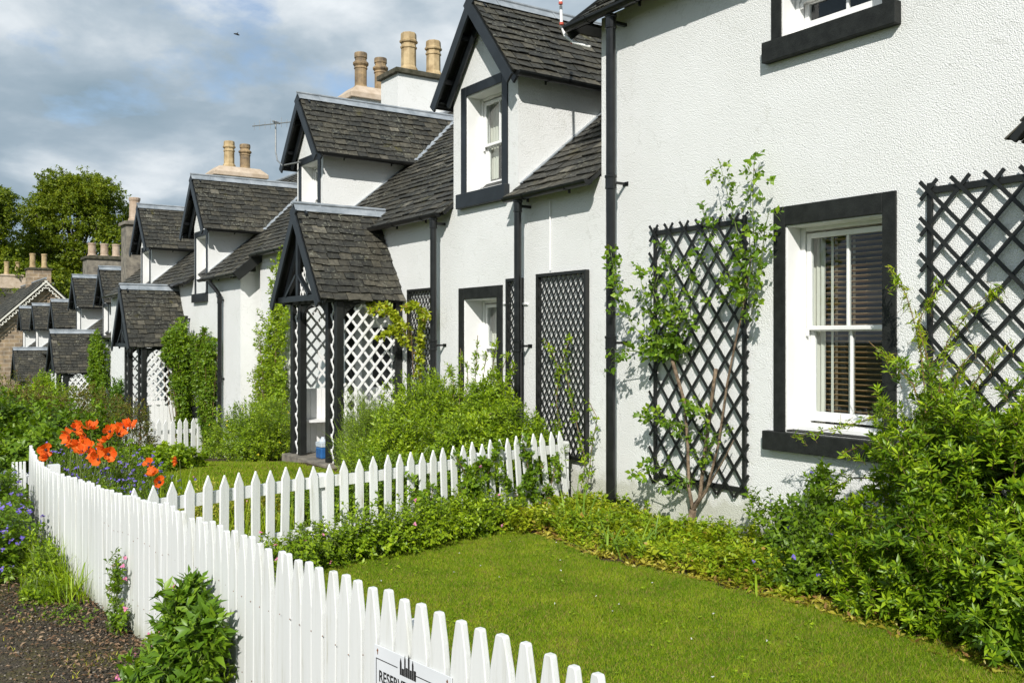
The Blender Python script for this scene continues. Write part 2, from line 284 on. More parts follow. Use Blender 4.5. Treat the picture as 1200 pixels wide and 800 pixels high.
# ------------------------------------------------------------------ helpers
def tag(o, label=None, cat=None, group=None, kind=None):
    if label: o['label'] = label
    if cat: o['category'] = cat
    if group: o['group'] = group
    if kind: o['kind'] = kind
    return o
def empty(name, loc, label, cat, group=None):
    o = bpy.data.objects.new(name, None); col.objects.link(o); o.location = loc; o.empty_display_size = 0.2
    return tag(o, label, cat, group)
def top(o):
    while o.parent: o = o.parent
    return o
class MB:
    def __init__(s): s.v = []; s.f = []; s.n = 0; s.smooth = False
    def add(s, vs, fs):
        n = s.n; s.v.append(np.asarray(vs, float).reshape(-1, 3)); s.f += [tuple(i + n for i in f) for f in fs]; s.n += len(vs); return s
    def box(s, a, b):
        x0, y0, z0 = [min(p, q) for p, q in zip(a, b)]; x1, y1, z1 = [max(p, q) for p, q in zip(a, b)]
        return s.add([(x0,y0,z0),(x1,y0,z0),(x1,y1,z0),(x0,y1,z0),(x0,y0,z1),(x1,y0,z1),(x1,y1,z1),(x0,y1,z1)],
            [(0,3,2,1),(4,5,6,7),(0,1,5,4),(1,2,6,5),(2,3,7,6),(3,0,4,7)])
    def prism(s, poly, d):                 # planar polygon (3-D points) extruded by vector d
        poly = [Vector(p) for p in poly]; d = Vector(d); n = len(poly)
        nrm = Vector((0,0,0))
        for i in range(n): nrm += poly[i].cross(poly[(i+1) % n])
        if nrm.dot(d) > 0: poly = poly[::-1]
        q = [p + d for p in poly]
        return s.add([tuple(p) for p in poly + q], [tuple(range(n)), tuple(range(2*n-1, n-1, -1))] + [(i, i+n, (i+1) % n + n, (i+1) % n) for i in range(n)])
    def bar(s, p, q, w, h, up=(0, 0, 1)):   # rectangular bar from p to q, w across, h along 'up'
        p = Vector(p); q = Vector(q); d = (q - p).normalized(); up = Vector(up); side = d.cross(up).normalized(); u2 = side.cross(d).normalized()
        a = side * w / 2; b = u2 * h / 2
        vs = [p - a - b, p + a - b, p + a + b, p - a + b, q - a - b, q + a - b, q + a + b, q - a + b]
        return s.add([tuple(v) for v in vs], [(0,1,2,3),(7,6,5,4),(0,4,5,1),(1,5,6,2),(2,6,7,3),(3,7,4,0)])
    def tube(s, pts, rad, n=8, caps=True):
        pts = [Vector(p) for p in pts]
        if isinstance(rad, (int, float)): rad = [rad] * len(pts)
        vs = []; fs = []; prev = None
        for i, p in enumerate(pts):
            d = (pts[min(i+1, len(pts)-1)] - pts[max(i-1, 0)])
            if d.length < 1e-9: d = Vector((0, 0, 1))
            d.normalize()
            if prev is None:
                a = d.orthogonal().normalized()
            else:
                a = (prev - d * prev.dot(d))
                a = a.normalized() if a.length > 1e-6 else d.orthogonal().normalized()
            prev = a; b = d.cross(a)
            for k in range(n):
                t = 2 * math.pi * k / n; vs.append(tuple(p + (a * math.cos(t) + b * math.sin(t)) * rad[i]))
        for i in range(len(pts) - 1):
            for k in range(n):
                k2 = (k + 1) % n; fs.append((i*n+k, i*n+k2, (i+1)*n+k2, (i+1)*n+k))
        if caps: fs += [tuple(range(n-1, -1, -1)), tuple((len(pts)-1)*n + k for k in range(n))]
        return s.add(vs, fs)
    def lathe(s, c, prof, n=16, cap=True):
        vs = []; fs = []
        for r, z in prof:
            for k in range(n):
                t = 2 * math.pi * (k + 0.5) / n; vs.append((c[0] + r * math.cos(t), c[1] + r * math.sin(t), c[2] + z))
        m = len(prof)
        for i in range(m - 1):
            for k in range(n):
                k2 = (k+1) % n; fs.append((i*n+k, i*n+k2, (i+1)*n+k2, (i+1)*n+k))
        if cap: fs += [tuple(range(n-1, -1, -1)), tuple((m-1)*n + k for k in range(n))]
        return s.add(vs, fs)
    def build(s, name, mat, parent=None, smooth=False, bevel=0, origin=None):
        V = np.concatenate(s.v) if s.v else np.zeros((0, 3))
        off = np.array(top(parent).location) if parent else np.array(origin if origin is not None else (0, 0, 0), float)
        me = bpy.data.meshes.new(name); me.from_pydata((V - off).tolist(), [], s.f); me.update()
        me.materials.append(mat)
        if smooth: me.polygons.foreach_set('use_smooth', [True] * len(me.polygons))
        o = bpy.data.objects.new(name, me); col.objects.link(o)
        if parent: o.parent = parent
        elif origin is not None: o.location = origin
        if smooth == 'auto': pass
        if bevel:
            md = o.modifiers.new('bevel', 'BEVEL'); md.width = bevel; md.segments = 2; md.limit_method = 'ANGLE'
        return o

def tri_mesh(name, V, F, mat, parent=None, origin=None, smooth=False):
    off = np.array(top(parent).location) if parent else np.array(origin if origin is not None else (0, 0, 0), float)
    me = bpy.data.meshes.new(name); me.vertices.add(len(V)); me.vertices.foreach_set('co', (V - off).astype(np.float32).ravel())
    nf = len(F); me.loops.add(nf * 3); me.polygons.add(nf)
    me.loops.foreach_set('vertex_index', F.astype(np.int32).ravel())
    me.polygons.foreach_set('loop_start', np.arange(0, nf * 3, 3, dtype=np.int32))
    if smooth: me.polygons.foreach_set('use_smooth', np.ones(nf, bool))
    me.update(calc_edges=True); me.validate(); me.materials.append(mat)
    o = bpy.data.objects.new(name, me); col.objects.link(o)
    if parent: o.parent = parent
    elif origin is not None: o.location = origin
    return o

def gz(y):                                 # height of the ground along the row
    return float(np.interp(y, [-100, 12.5, 19.5, 33, 44, 60, 110, 1500], [0, 0, -0.68, -1.58, -2.25, -3.2, -4.0, -4.0]))
GZ = np.vectorize(gz)

# a point on the line of sight through photo pixel (u, v): at ground depth t, at height z, or in the plane x
def at(u, v, t):
    r = (u - CX) / FPX; return np.array((t * (SY + CYW * r), t * (CYW - SY * r), EYE - t * (v - CY) / FPX))
def atz(u, v, z=0.0): return at(u, v, (EYE - z) / ((v - CY) / FPX))
def atx(u, v, x):
    r = (u - CX) / FPX; return at(u, v, x / (SY + CYW * r))

# ------------------------------------------------------------------ ground
def sheet(name, xs, ys, mat, dz, label=None, amp=0.0, kind='structure', inside=None):
    X, Y = np.meshgrid(xs, ys, indexing='ij')
    Z = GZ(Y) + dz
    if amp: Z = Z + amp * (np.sin(X * 2.1 + Y * 0.7) * np.cos(Y * 1.7 - X * 0.6))
    nx, ny = X.shape; V = np.stack([X, Y, Z], -1).reshape(-1, 3)
    I = np.arange(nx * ny).reshape(nx, ny)
    a, b, c, d = I[:-1, :-1].ravel(), I[1:, :-1].ravel(), I[1:, 1:].ravel(), I[:-1, 1:].ravel()
    F = np.concatenate([np.stack([a, b, c], 1), np.stack([a, c, d], 1)])
    if inside is not None:
        C = V[F].mean(1); F = F[inside(C[:, 0], C[:, 1])]
    o = tri_mesh(name, V, F, mat, smooth=True); tag(o, label, None, None, kind); return o
ys_far = np.array([-400, -100, -30, -10, 0, 4, 8, 12.5, 15, 17, 19.5, 24, 28, 33, 38, 44, 52, 60, 75, 90, 110, 200, 500, 1500.0])
sheet('ground', np.array([-1500, -300, -60, -20, -5, 0, 5, 10, 20, 60, 300, 1500.0]), ys_far, M['turf'], -0.02)
def fence_x(y): return np.interp(y, [-3, 0.8, 2.0, 2.5, 3.0, 3.5, 4.05, 4.7, 5.7, 6.5, 7.0, 7.45, 8.1, 8.45, 9.2, 14], [1.56, 1.60, 1.62, 1.575, 1.515, 1.466, 1.43, 1.387, 1.30, 1.242, 1.225, 1.18, 1.156, 1.165, 1.19, 1.3])
def lawn_in(x, y):
    e = 4.80 + 0.10 * np.sin(y * 1.9) + 0.035 * np.sin(y * 5.3) + 0.025 * np.sin(y * 23) + 0.02 * np.sin(y * 51 + x * 30)
    north = np.interp(x, [1.4, 2.8, 3.7, 4.6, 5.2], [6.1, 6.62, 6.92, 6.97, 6.7]) + 0.04 * np.sin(x * 7)
    return (x > fence_x(y) + 0.02) & (x < e + np.clip((4.1 - y) * 0.35, 0, 0.25)) & (y < north) & (y > -3.5)
def lawn2_in(x, y): return (x > 1.7) & (x < 5.0 - 0.12 * np.abs(y - 11)) & (y > 8.6 + 0.15 * np.sin(x * 3)) & (y < 15.5)
sheet('soil_bed', np.linspace(-0.2, 6.2, 40), np.linspace(-3.5, 18, 60), M['soil'], 0.0, amp=0.006)
sheet('lawn', np.linspace(1.1, 5.6, 115), np.linspace(-3.5, 7.2, 200), M['lawn'], 0.014, amp=0.004, inside=lawn_in)
sheet('far_lawn', np.linspace(1.5, 5.4, 40), np.linspace(8.4, 15.6, 60), M['lawn'], 0.014, amp=0.004, inside=lawn2_in)
def path_in(x, y): return (x < fence_x(y) + 0.03 - np.where(y > 6.2, (y - 6.2) * 0.10, 0)) & (y < 40)
sheet('path', np.concatenate([np.linspace(-6, 0, 8), np.linspace(0.1, 1.7, 36)]), np.concatenate([np.linspace(-4, 14, 90), np.linspace(16, 60, 12)]), M['gravel'], 0.012, amp=0.004, inside=path_in)

# ------------------------------------------------------------------ building pieces
def slates(mb, O, U, V, N, Ls, intervals, row=0.145, w=0.23, th=0.013):
    O, U, V, N = Vector(O), Vector(U), Vector(V), Vector(N); s = -0.035; j = 0
    while s < Ls - 0.02:
        for a, b in intervals(max(s + row * 0.5, 0)):
            u = a - (0.5 * w if j % 2 else 0) - random.random() * 0.03
            while u < b:
                wi = w * random.uniform(0.78, 1.2); u0 = max(u, a); u1 = min(u + wi - random.uniform(0.004, 0.012), b); u += wi
                if u1 - u0 < 0.035: continue
                j0 = random.gauss(0, 0.008); j1 = random.gauss(0, 0.006); lift = random.uniform(0.020, 0.036)
                st = min(s + row * 1.3, Ls); vs = []
                for uu, ss, h in ((u0, s + j0 + j1, lift), (u1, s + j0 - j1, lift + random.gauss(0, 0.002)), (u1, st, 0.005), (u0, st, 0.005)):
                    vs.append(O + U * uu + V * ss + N * h)
                for k in range(4): vs.append(vs[k] - N * (th if k < 2 else 0.004))
                mb.add([tuple(q) for q in vs], [(0,1,2,3),(0,4,5,1),(1,5,6,2),(3,7,4,0)])
        s += row; j += 1

def wall_cells(mb, xa, xb, y0, y1, z0, z1, ops):
    ys = sorted({y0, y1, *[o[0] for o in ops], *[o[1] for o in ops]})
    ys = [y for y in ys if y0 <= y <= y1]
    for a, b in zip(ys[:-1], ys[1:]):
        cuts = sorted((o[2], o[3]) for o in ops if o[0] <= a + 1e-6 and o[1] >= b - 1e-6)
        z = z0
        for p, q in cuts:
            if p > z: mb.box((xa, a, z), (xb, b, p))
            z = q
        if z < z1: mb.box((xa, a, z), (xb, b, z1))

def window(root, xw, ya, yb, za, zb, band=0.12, bt=0.14, sh=0.17, ext=0.07, recess=0.17, blind=False, mat='barge', curtain=False, jag=False):
    f = MB(); xr = xw + recess; t = 0.055
    # outer box frame and the smooth painted lining of the reveal
    for a, b in (((ya, za), (ya + t, zb)), ((yb - t, za), (yb, zb)), ((ya + t, zb - t), (yb - t, zb)), ((ya + t, za), (yb - t, za + t * 1.2))):
        f.box((xr, a[0] + 0.002, a[1] + 0.013), (xr + 0.11, b[0] - 0.002, b[1] - 0.002))
    f.box((xw + 0.002, ya + 0.001, za + 0.014), (xr - 0.002, ya + 0.012, zb - 0.001)); f.box((xw + 0.002, yb - 0.012, za + 0.014), (xr - 0.002, yb - 0.001, zb - 0.001))
    f.box((xw + 0.002, ya + 0.013, zb - 0.012), (xr - 0.002, yb - 0.013, zb - 0.001))
    zm = za + (zb - za) * 0.505; ia, ib = ya + t + 0.003, yb - t - 0.003; st = 0.042; ym = (ia + ib) / 2
    def sash(x, z0_, z1_, bot):
        f.box((x, ia, z0_), (x + 0.038, ia + st, z1_)); f.box((x, ib - st, z0_), (x + 0.038, ib, z1_))
        f.box((x, ia + st, z1_ - st), (x + 0.038, ib - st, z1_)); f.box((x, ia + st, z0_), (x + 0.038, ib - st, z0_ + bot))
        f.box((x + 0.004, ym - 0.011, z0_ + bot), (x + 0.034, ym + 0.011, z1_ - st))
    sash(xr + 0.015, zm - 0.02, zb - t - 0.004, 0.034)
    sash(xr + 0.058, za + t * 1.2 + 0.018, zm + 0.012, 0.075)
    for yy in (ia + 0.0, ib - 0.03): f.box((xr + 0.002, yy, zm - 0.07), (xr + 0.015, yy + 0.03, zm - 0.021))
    f.box((xw + recess * 0.45, ya + 0.014, za + 0.014), (xr - 0.001, yb - 0.014, za + 0.05))
    w = f.build('window', M['white'], root, bevel=0.004)
    if mat:
        s = MB()
        for a, b in (((ya - band, za), (ya, zb + bt)), ((yb, za), (yb + band, zb + bt)), ((ya, zb), (yb, zb + bt))):
            s.box((xw - 0.016, a[0], a[1]), (xw + 0.001, b[0], b[1]))
        s.build('surround', M[mat], w, bevel=0.005)
        q = MB(); q.box((xw - 0.075, ya - band - ext, za - sh), (xw + 0.001, yb + band + ext, za - 0.001)); q.box((xw + 0.001, ya + 0.001, za - 0.001), (xr, yb - 0.001, za + 0.012))
        q.build('sill', M[mat], w, bevel=0.007)
    g = MB()
    for xg, q0, q1 in ((xr + 0.034, zm + 0.01, zb - t - st), (xr + 0.077, za + t + 0.06, zm - 0.02)):
        g.add([(xg, ia + st - 0.004, q0), (xg, ib - st + 0.004, q0), (xg, ib - st + 0.004, q1), (xg, ia + st - 0.004, q1)], [(3, 2, 1, 0)])
    g.build('glass_pane', M['glass'], w)
    r = MB(); d = 0.9; a, b, c, e = ya + 0.004 - 0.1, yb - 0.004 + 0.1, za - 0.05, zb + 0.05
    x0 = xr + 0.113
    r.box((x0 + d, a, c), (x0 + d + 0.02, b, e)); r.box((x0, a - 0.02, c), (x0 + d, a, e)); r.box((x0, b, c), (x0 + d, b + 0.02, e)); r.box((x0, a, c - 0.02), (x0 + d, b, c)); r.box((x0, a, e), (x0 + d, b, e + 0.02))
    r.build('light_stop_box', M['inner'], w)  # box added behind the window to keep it dark and stop light leaks
    if blind:
        bl = MB(); xb = xr + 0.16; n = int((zb - za - 0.12) / 0.043)
        for k in range(n):
            z = za + 0.08 + k * 0.043; yy0, yy1 = ia + 0.03, ib - 0.02
            bl.add([(xb - 0.022, yy0, z + 0.007), (xb + 0.022, yy0, z - 0.007), (xb + 0.022, yy1, z - 0.007), (xb - 0.022, yy1, z + 0.007),
                    (xb - 0.022, yy0, z + 0.010), (xb + 0.022, yy0, z - 0.004), (xb + 0.022, yy1, z - 0.004), (xb - 0.022, yy1, z + 0.010)],
                   [(0,3,2,1),(4,5,6,7),(0,1,5,4),(1,2,6,5),(2,3,7,6),(3,0,4,7)])
        bl.box((xb - 0.03, ia + 0.03, zb - 0.09), (xb + 0.03, ib - 0.02, zb - 0.05))
        bl.build('blind', M['wood'], w)
        tp = MB()
        for yy in (ia + 0.14, ia + (ib - ia) * 0.58, ib - 0.16): tp.box((xb - 0.028, yy - 0.012, za + 0.07), (xb - 0.025, yy + 0.012, zb - 0.06)); tp.box((xb + 0.025, yy - 0.012, za + 0.07), (xb + 0.028, yy + 0.012, zb - 0.06))
        tp.build('blind_tape', M['cream'], w)
    if blind or curtain:
        cu = MB(); nfold = 7; cw = 0.13 if blind else 0.2
        for (y0_, y1_) in ((ib - cw + 0.03, ib + 0.05),):
            pts = [(xr + 0.125 + 0.012 * (k % 2), y0_ + (y1_ - y0_) * k / nfold) for k in range(nfold + 1)]
            for p, q2 in zip(pts[:-1], pts[1:]):
                cu.add([(p[0], p[1], za), (q2[0], q2[1], za), (q2[0], q2[1], zb), (p[0], p[1], zb)], [(0,1,2,3)])
        cu.build('curtain', M['cream'], w)
    return w

def half_round(mb, p, q, r=0.055, side=(1, 0, 0)):
    p = Vector(p); q = Vector(q); s_ = Vector(side); n = 8
    def ring(c): 
        o = [c + s_ * (r * math.cos(math.pi * k / n)) - Vector((0, 0, r * math.sin(math.pi * k / n))) for k in range(n + 1)]
        i = [c + s_ * ((r - 0.008) * math.cos(math.pi * k / n)) - Vector((0, 0, (r - 0.008) * math.sin(math.pi * k / n))) for k in range(n, -1, -1)]
        return o + i
    a, b = ring(p), ring(q); m = len(a)
    mb.add([tuple(v) for v in a + b], [(k, k + m, (k + 1) % m + m, (k + 1) % m) for k in range(m)])
    mb.add([tuple(v) for v in a[:n + 1]], [tuple(range(n + 1))]); mb.add([tuple(v) for v in b[:n + 1]], [tuple(range(n, -1, -1))])

def gutter(root, pts_list, name='gutter', side=(1, 0, 0), bracket=0.7):
    g = MB()
    for p, q in pts_list:
        half_round(g, p, q, side=side)
        p_, q_ = Vector(p), Vector(q); L = (q_ - p_).length; n = max(1, int(L / bracket))
        for k in range(n):
            c = p_ + (q_ - p_) * ((k + 0.5) / n); d = (q_ - p_).normalized() * 0.012
            half_round(g, c - d, c + d, r=0.062, side=side)
            g.box(tuple(c + Vector((-0.006, -0.006, -0.085)) + Vector(side) * 0.04), tuple(c + Vector((0.006, 0.006, -0.02)) + Vector(side) * 0.055))
    return g.build(name, M['iron'], root, smooth=False)

def downpipe(root, x, y, z0, z1, r=0.042, off=0.085, swan=None):
    g = MB(); px = x - off
    if swan: g.tube([(px + swan[0], y + swan[1], z1), (px + swan[0], y + swan[1], z1 - 0.06), (px + swan[0] * 0.5, y + swan[1] * 0.5, z1 - 0.17), (px, y, z1 - 0.30), (px, y, z0)], r, 12)
    else: g.tube([(px, y, z1), (px, y, z0)], r, 12)
    z = z1 - 0.25
    top_ = z1 - (0.35 if swan else 0.02)
    for zc in [top_ - 0.05] + [top_ - 0.05 - 1.55 * k for k in range(1, 5)]:
        if zc < z0 + 0.1: break
        g.lathe((px, y, zc), [(r, -0.07), (r + 0.009, -0.065), (r + 0.009, -0.05), (r + 0.006, -0.045), (r + 0.006, 0.04), (r + 0.013, 0.045), (r + 0.013, 0.065), (r, 0.07)], 12)
        (g.box((px, y - 0.012, zc - 0.012), (x - 0.006, y + 0.012, zc + 0.012)), g.box((x - 0.006, y - 0.04, zc - 0.02), (x + 0.002, y + 0.04, zc + 0.02))) if zc < top_ - 0.3 else g.box((px, y - 0.02, zc - 0.015), (x + 0.002, y + 0.02, zc + 0.015))
    return g.build('downpipe', M['iron'], root, smooth=False)

def gable_roof(part, yc, hw, zf, za, x0, xend, names=('dormer_roof', 'ridge_flashing', 'bargeboard'), gut=True, row=0.125, w=0.19, inner_board=0.14, board='barge', gx1=None, detail=True, bh=1.0):
    dz = za - zf; Ls = math.hypot(hw, dz); mb = MB(); pl = MB(); fl = MB(); bb = MB()
    for sg in (-1, 1):
        O = Vector((x0, yc + sg * hw, zf)); U = Vector((1, 0, 0)); V = Vector((0, -sg * hw, dz)) / Ls; N = Vector((0, sg * dz, hw)) / Ls
        slates(mb, O, U, V, N, Ls, lambda s: [(0.0, max(0.05, xend(zf + s * dz / Ls) - x0))], row, w)
        a = O + V * 0.01; b = O + V * 0.01; b.x = xend(zf) ; c = Vector((xend(za), yc, za)); d = Vector((x0, yc, za))
        a.x = x0
        pl.prism([tuple(a), tuple(b), tuple(c), tuple(d)], tuple(-N * 0.035))
        e0, e1 = Vector((x0 - 0.02, yc, za)) + N * 0.03, Vector((xend(za), yc, za)) + N * 0.03
        fl.prism([tuple(e0), tuple(e1), tuple(e1 - V * 0.11), tuple(e0 - V * 0.11)], tuple(N * 0.006))
        # boards on the gable front, 3 mm apart in depth where they meet at the apex
        for k, (dx, hh, drop, ext) in enumerate(((-0.018, 0.13, 0.075, 0.06), (inner_board, 0.12, 0.13, -0.04))):
            if k and not detail: continue
            p = O - V * ext * bh - N * drop * bh; q = Vector((x0, yc, za)) - N * drop * bh
            p.x = x0 + dx + sg * 0.002; q.x = p.x
            bb.bar(tuple(p), tuple(q), 0.028, hh * bh, tuple(N))
        bb.bar(tuple(Vector((x0 + 0.05, O.y, zf)) - N * 0.045 + V * 0.05), tuple(Vector(((gx1 if gx1 else xend(zf)), O.y, zf)) - N * 0.045 + V * 0.05), 0.022, 0.07, tuple(N))
    fl.tube([(x0 - 0.03, yc, za + 0.045), (xend(za), yc, za + 0.045)], 0.024, 8)
    for xx in np.arange(x0 + 0.35, xend(za) - 0.1, 0.85):
        for sg in (-1, 1):
            V = Vector((0, -sg * hw, dz)) / Ls; N = Vector((0, sg * dz, hw)) / Ls
            p = Vector((xx, yc, za)) + N * 0.041
            fl.prism([tuple(p), tuple(p + Vector((0.02, 0, 0))), tuple(p + Vector((0.02, 0, 0)) - V * 0.12), tuple(p - V * 0.12)], tuple(N * 0.005))
    r = mb.build(names[0], M['slate'], part)
    pl.build('roof_boarding', M['black'], part if part.parent is None else part.parent if False else part)
    fl.build(names[1], M['lead'], part); bb.build(names[2], M[board], part, bevel=0.004)
    if gut:
        x1 = gx1 if gx1 else xend(zf) - 0.03
        [gutter(part, [((x0 + 0.04, yc + sg * (hw + 0.035), zf - 0.01), (x1, yc + sg * (hw + 0.035), zf - 0.02))], 'dormer_gutter', (0, 1, 0), 0.6) for sg in (-1, 1)]
    return r

def dormer(root, xw, yc, hww, hw, zf, za, zs, sillz, headz, wbase, mh, xend, x_over=0.2, wband=0.1, detail=True, winhw=None):
    # front wall with its window opening, gable, cheeks; root > dormer > its pieces
    wh = winhw if winhw else hww - wband - 0.04
    ya, yb = yc - wh, yc + wh
    slope = (za - zf) / hw; zt = zf + (hw - hww) * slope - 0.06
    mb = MB(); wall_cells(mb, xw, xw + 0.3, yc - hww, yc + hww, zs, zt, [(ya, yb, sillz, headz)])
    mb.prism([(xw, yc - hww, zt), (xw, yc + hww, zt), (xw, yc, zt + hww * slope)], (0.3, 0, 0))
    xt = xend(zt) + 0.06
    for sg in (-1, 1):
        y = yc + sg * hww; a = mh(xw + 0.3) - 0.12
        mb.prism([(xw + 0.3, y, a), (xw + 0.3, y, zt), (xt, y, zt)], (0, -sg * 0.12, 0))
    d = mb.build('dormer', M['rough'], root)
    gable_roof(d, yc, hw, zf, za, xw - x_over, xend, gx1=xend(zf) - 0.02, detail=detail)
    fs = MB(); 
    for sg in (-1, 1):
        y = yc + sg * hww
        p = Vector((xw + 0.02, y + sg * 0.03, mh(xw + 0.02) + 0.035)); q = Vector((xend(zt), y + sg * 0.03, zt + 0.03))
        fs.bar(tuple(p), tuple(q), 0.05, 0.012, (-0.6, 0, 0.8))
        p = Vector((xend(zf), yc + sg * hw, zf + 0.045)); q = Vector((xend(za), yc, za + 0.045))
        fs.bar(tuple(p), tuple(q), 0.17, 0.008, (-0.5, sg * 0.45, 0.8))
    fs.build('valley_flashing', M['lead'], d)
    # the little timber brackets under the verge
    br = MB()
    for fr in (0.30, 0.72):
        for sg in (-1, 1):
            zz = zf + (za - zf) * fr - 0.12; yy = yc + sg * (hw * (1 - fr) )
            br.box((xw - x_over + 0.02, yy - 0.02, zz - 0.03), (xw + 0.002, yy + 0.02, zz + 0.03))
    if detail: br.build('verge_bracket', M['barge'], d)
    window(root, xw, ya, yb, sillz, headz, band=wband, bt=0.12, sh=0.18, ext=0.03, recess=0.2, mat='barge', curtain=True)
    return d

def lattice(mb, poly, org, A, B, N, step, w=0.032, th=0.009, ang=52, phase=None):
    # diagonal laths clipped to a convex polygon given in (a, b) coordinates of the plane org + a*A + b*B
    org, A, B, N = Vector(org), Vector(A), Vector(B), Vector(N)
    n = len(poly)
    def clip(p, d):
        t0, t1 = -1e9, 1e9
        for i in range(n):
            x1, y1 = poly[i]; x2, y2 = poly[(i + 1) % n]
            ex, ey = x2 - x1, y2 - y1; nx, ny = -ey, ex          # inward for counter-clockwise
            den = d[0] * nx + d[1] * ny; num = (p[0] - x1) * nx + (p[1] - y1) * ny
            if abs(den) < 1e-9:
                if num < 0: return None
                continue
            t = -num / den
            if den > 0: t0 = max(t0, t)
            else: t1 = min(t1, t)
        return (t0, t1) if t1 - t0 > 0.02 else None
    cx_ = sum(p[0] for p in poly) / n; cy_ = sum(p[1] for p in poly) / n
    if phase: cx_, cy_ = phase
    for layer, sg in enumerate((-1, 1)):
        d = (math.cos(R(ang)), sg * math.sin(R(ang))); pn = (-d[1], d[0])
        for k in range(-60, 61):
            p = (cx_ + pn[0] * k * step, cy_ + pn[1] * k * step); c = clip(p, d)
            if not c: continue
            a = org + A * (p[0] + d[0] * c[0]) + B * (p[1] + d[1] * c[0]) + N * (layer * (th + 0.001))
            b = org + A * (p[0] + d[0] * c[1]) + B * (p[1] + d[1] * c[1]) + N * (layer * (th + 0.001))
            mb.bar(tuple(a), tuple(b), w, th, tuple(N))
    return mb

def porch(root, xw, yc, z0, hw=0.9, bw=0.84, depth=0.98, zf=2.25, za=3.55, over=0.26, xend=None, lower_board=False, hook=None, detail=True, cut=0):
    xf = xw - depth; ya, yb = yc - bw, yc + bw; zb = z0 - 0.1; ze = z0 + zf - 0.04; P = 0.1
    mb = MB()
    inner = 0.29
    for y in (ya, ya + inner, yb - inner - P, yb - P): mb.box((xf, y, zb), (xf + P, y + P, ze))
    for y in (ya, yb - P): mb.box((xw - 0.11, y, zb), (xw - 0.005, y + P, ze))
    # wall plates and the tie across the front
    for y in (ya - 0.01, yb - P + 0.01): mb.box((xf - 0.12, y, ze + 0.002), (xw - 0.004, y + P, ze + 0.10))
    mb.box((xf - 0.006, ya + P + 0.002, ze - 0.005), (xf + P - 0.006, yb - P - 0.002, ze + 0.09))
    # arched heads
    def arch(p, q, plane):
        n = 7; a0, b0 = p; a1, b1 = q
        w_ = (a1 - a0) / 2; c = (a0 + a1) / 2; h = min(0.30, w_)
        for sgn in (-1, 1):
            pts = [(c + sgn * w_, b0 - h)] + [(c + sgn * w_ * math.cos(t), b0 - h + h * math.sin(t)) for t in np.linspace(0.12, math.pi / 2 * 0.98, n)] + [(c + sgn * w_, b0)]
            poly = [((xf + 0.02, a, b) if plane == 'y' else (a, plane, b)) for a, b in pts]
            for i in range(1, len(pts) - 2):
                tri = [poly[-1], poly[i], poly[i + 1]]; mb.prism(tri, (0.05, 0, 0) if plane == 'y' else (0, 0.05, 0))
    arch((ya + inner + P, ze - 0.006), (yb - inner - P, 0), 'y')
    for y in (ya + 0.025, yb - 0.075): arch((xf + P, ze - 0.006), (xw - 0.11, 0), y)
    pr = mb.build('porch', M['black'], root, bevel=0.004)
    zp = z0 + za; sl = (za - zf) / hw
    gable_roof(pr, yc, hw, z0 + zf, zp, xf - over, xend, names=('porch_roof', 'ridge_flashing', 'bargeboard'), gut=False, gx1=xw - 0.01, row=0.115, w=0.17, inner_board=0.12, detail=detail)
    tm = MB()   # timbers in the gable
    tm.box((xf - over + 0.03, yc - 0.035, ze + 0.1), (xf - over + 0.07, yc + 0.035, zp - 0.22))
    tm.box((xf - over + 0.028, ya + 0.12, ze + 0.02), (xf - over + 0.072, yb - 0.12, ze + 0.098))
    for sg in (-1, 1): tm.bar((xf - over + 0.05, yc + sg * 0.04, ze + 0.38), (xf - over + 0.05, yc + sg * 0.42, ze + 0.10), 0.04, 0.06, (1, 0, 0))
    tm.build('gable_timber', M['barge'], pr)
    la = MB()
    tri = [(-bw + 0.12, ze + 0.10 - z0), (bw - 0.12, ze + 0.10 - z0), (0, za - 0.25)]
    lattice(la, tri, (xf + 0.04, yc, z0), (0, 1, 0), (0, 0, 1), (-1, 0, 0), 0.085, 0.03)
    for y in (ya + P, yb - inner):
        lattice(la, [(0.0, 0.02), (inner - P, 0.02), (inner - P, zf - 0.05), (0, zf - 0.05)], (xf + 0.05, y, z0), (0, 1, 0), (0, 0, 1), (-1, 0, 0), 0.125, 0.03)
    x0_, x1_ = P, depth - 0.11
    base = 1.0 if lower_board else 0.12
    for y, nsg in ((ya + 0.04, -1), (yb - 0.05, 1)):
        h0 = base if nsg < 0 else 1.0
        arcp = [(x0_, h0), (x1_, h0), (x1_, zf - 0.33)] + [((x0_ + x1_) / 2 + (x1_ - x0_) / 2 * math.cos(t), zf - 0.33 + 0.26 * math.sin(t)) for t in np.linspace(0.3, math.pi - 0.3, 6)] + [(x0_, zf - 0.33)]
        lattice(la, arcp, (xf, y, z0), (1, 0, 0), (0, 0, 1), (0, nsg, 0), 0.135, 0.034, ang=50)
    la.build('lattice', M['white'], pr)
    for y in (ya + 0.075, yb - 0.09):
        if y < yc and not lower_board:
            x_in = xf + P + 0.30
        else: x_in = xf + P + 0.001
        k = x_in; bd = MB()
        while k < xw - 0.12: bd.box((k, y, z0 - 0.05), (min(k + 0.085, xw - 0.112), y + 0.015, z0 + (0.98 if y > yc or lower_board else 0.55))); k += 0.09
        bd.build('boarding', M['white'], pr)
    be = MB(); be.box((xf + 0.16, yb - 0.38, z0 + 0.50), (xw - 0.13, yb - 0.10, z0 + 0.53)); be.build('bench_seat', M['white'], pr)
    st = MB(); st.box((xf - 0.12, ya - 0.03, z0 - 0.08), (xw - 0.01, yb + 0.03, z0 + 0.035)); st.build('stone_step', M['greystone'], pr, bevel=0.01)
    return pr

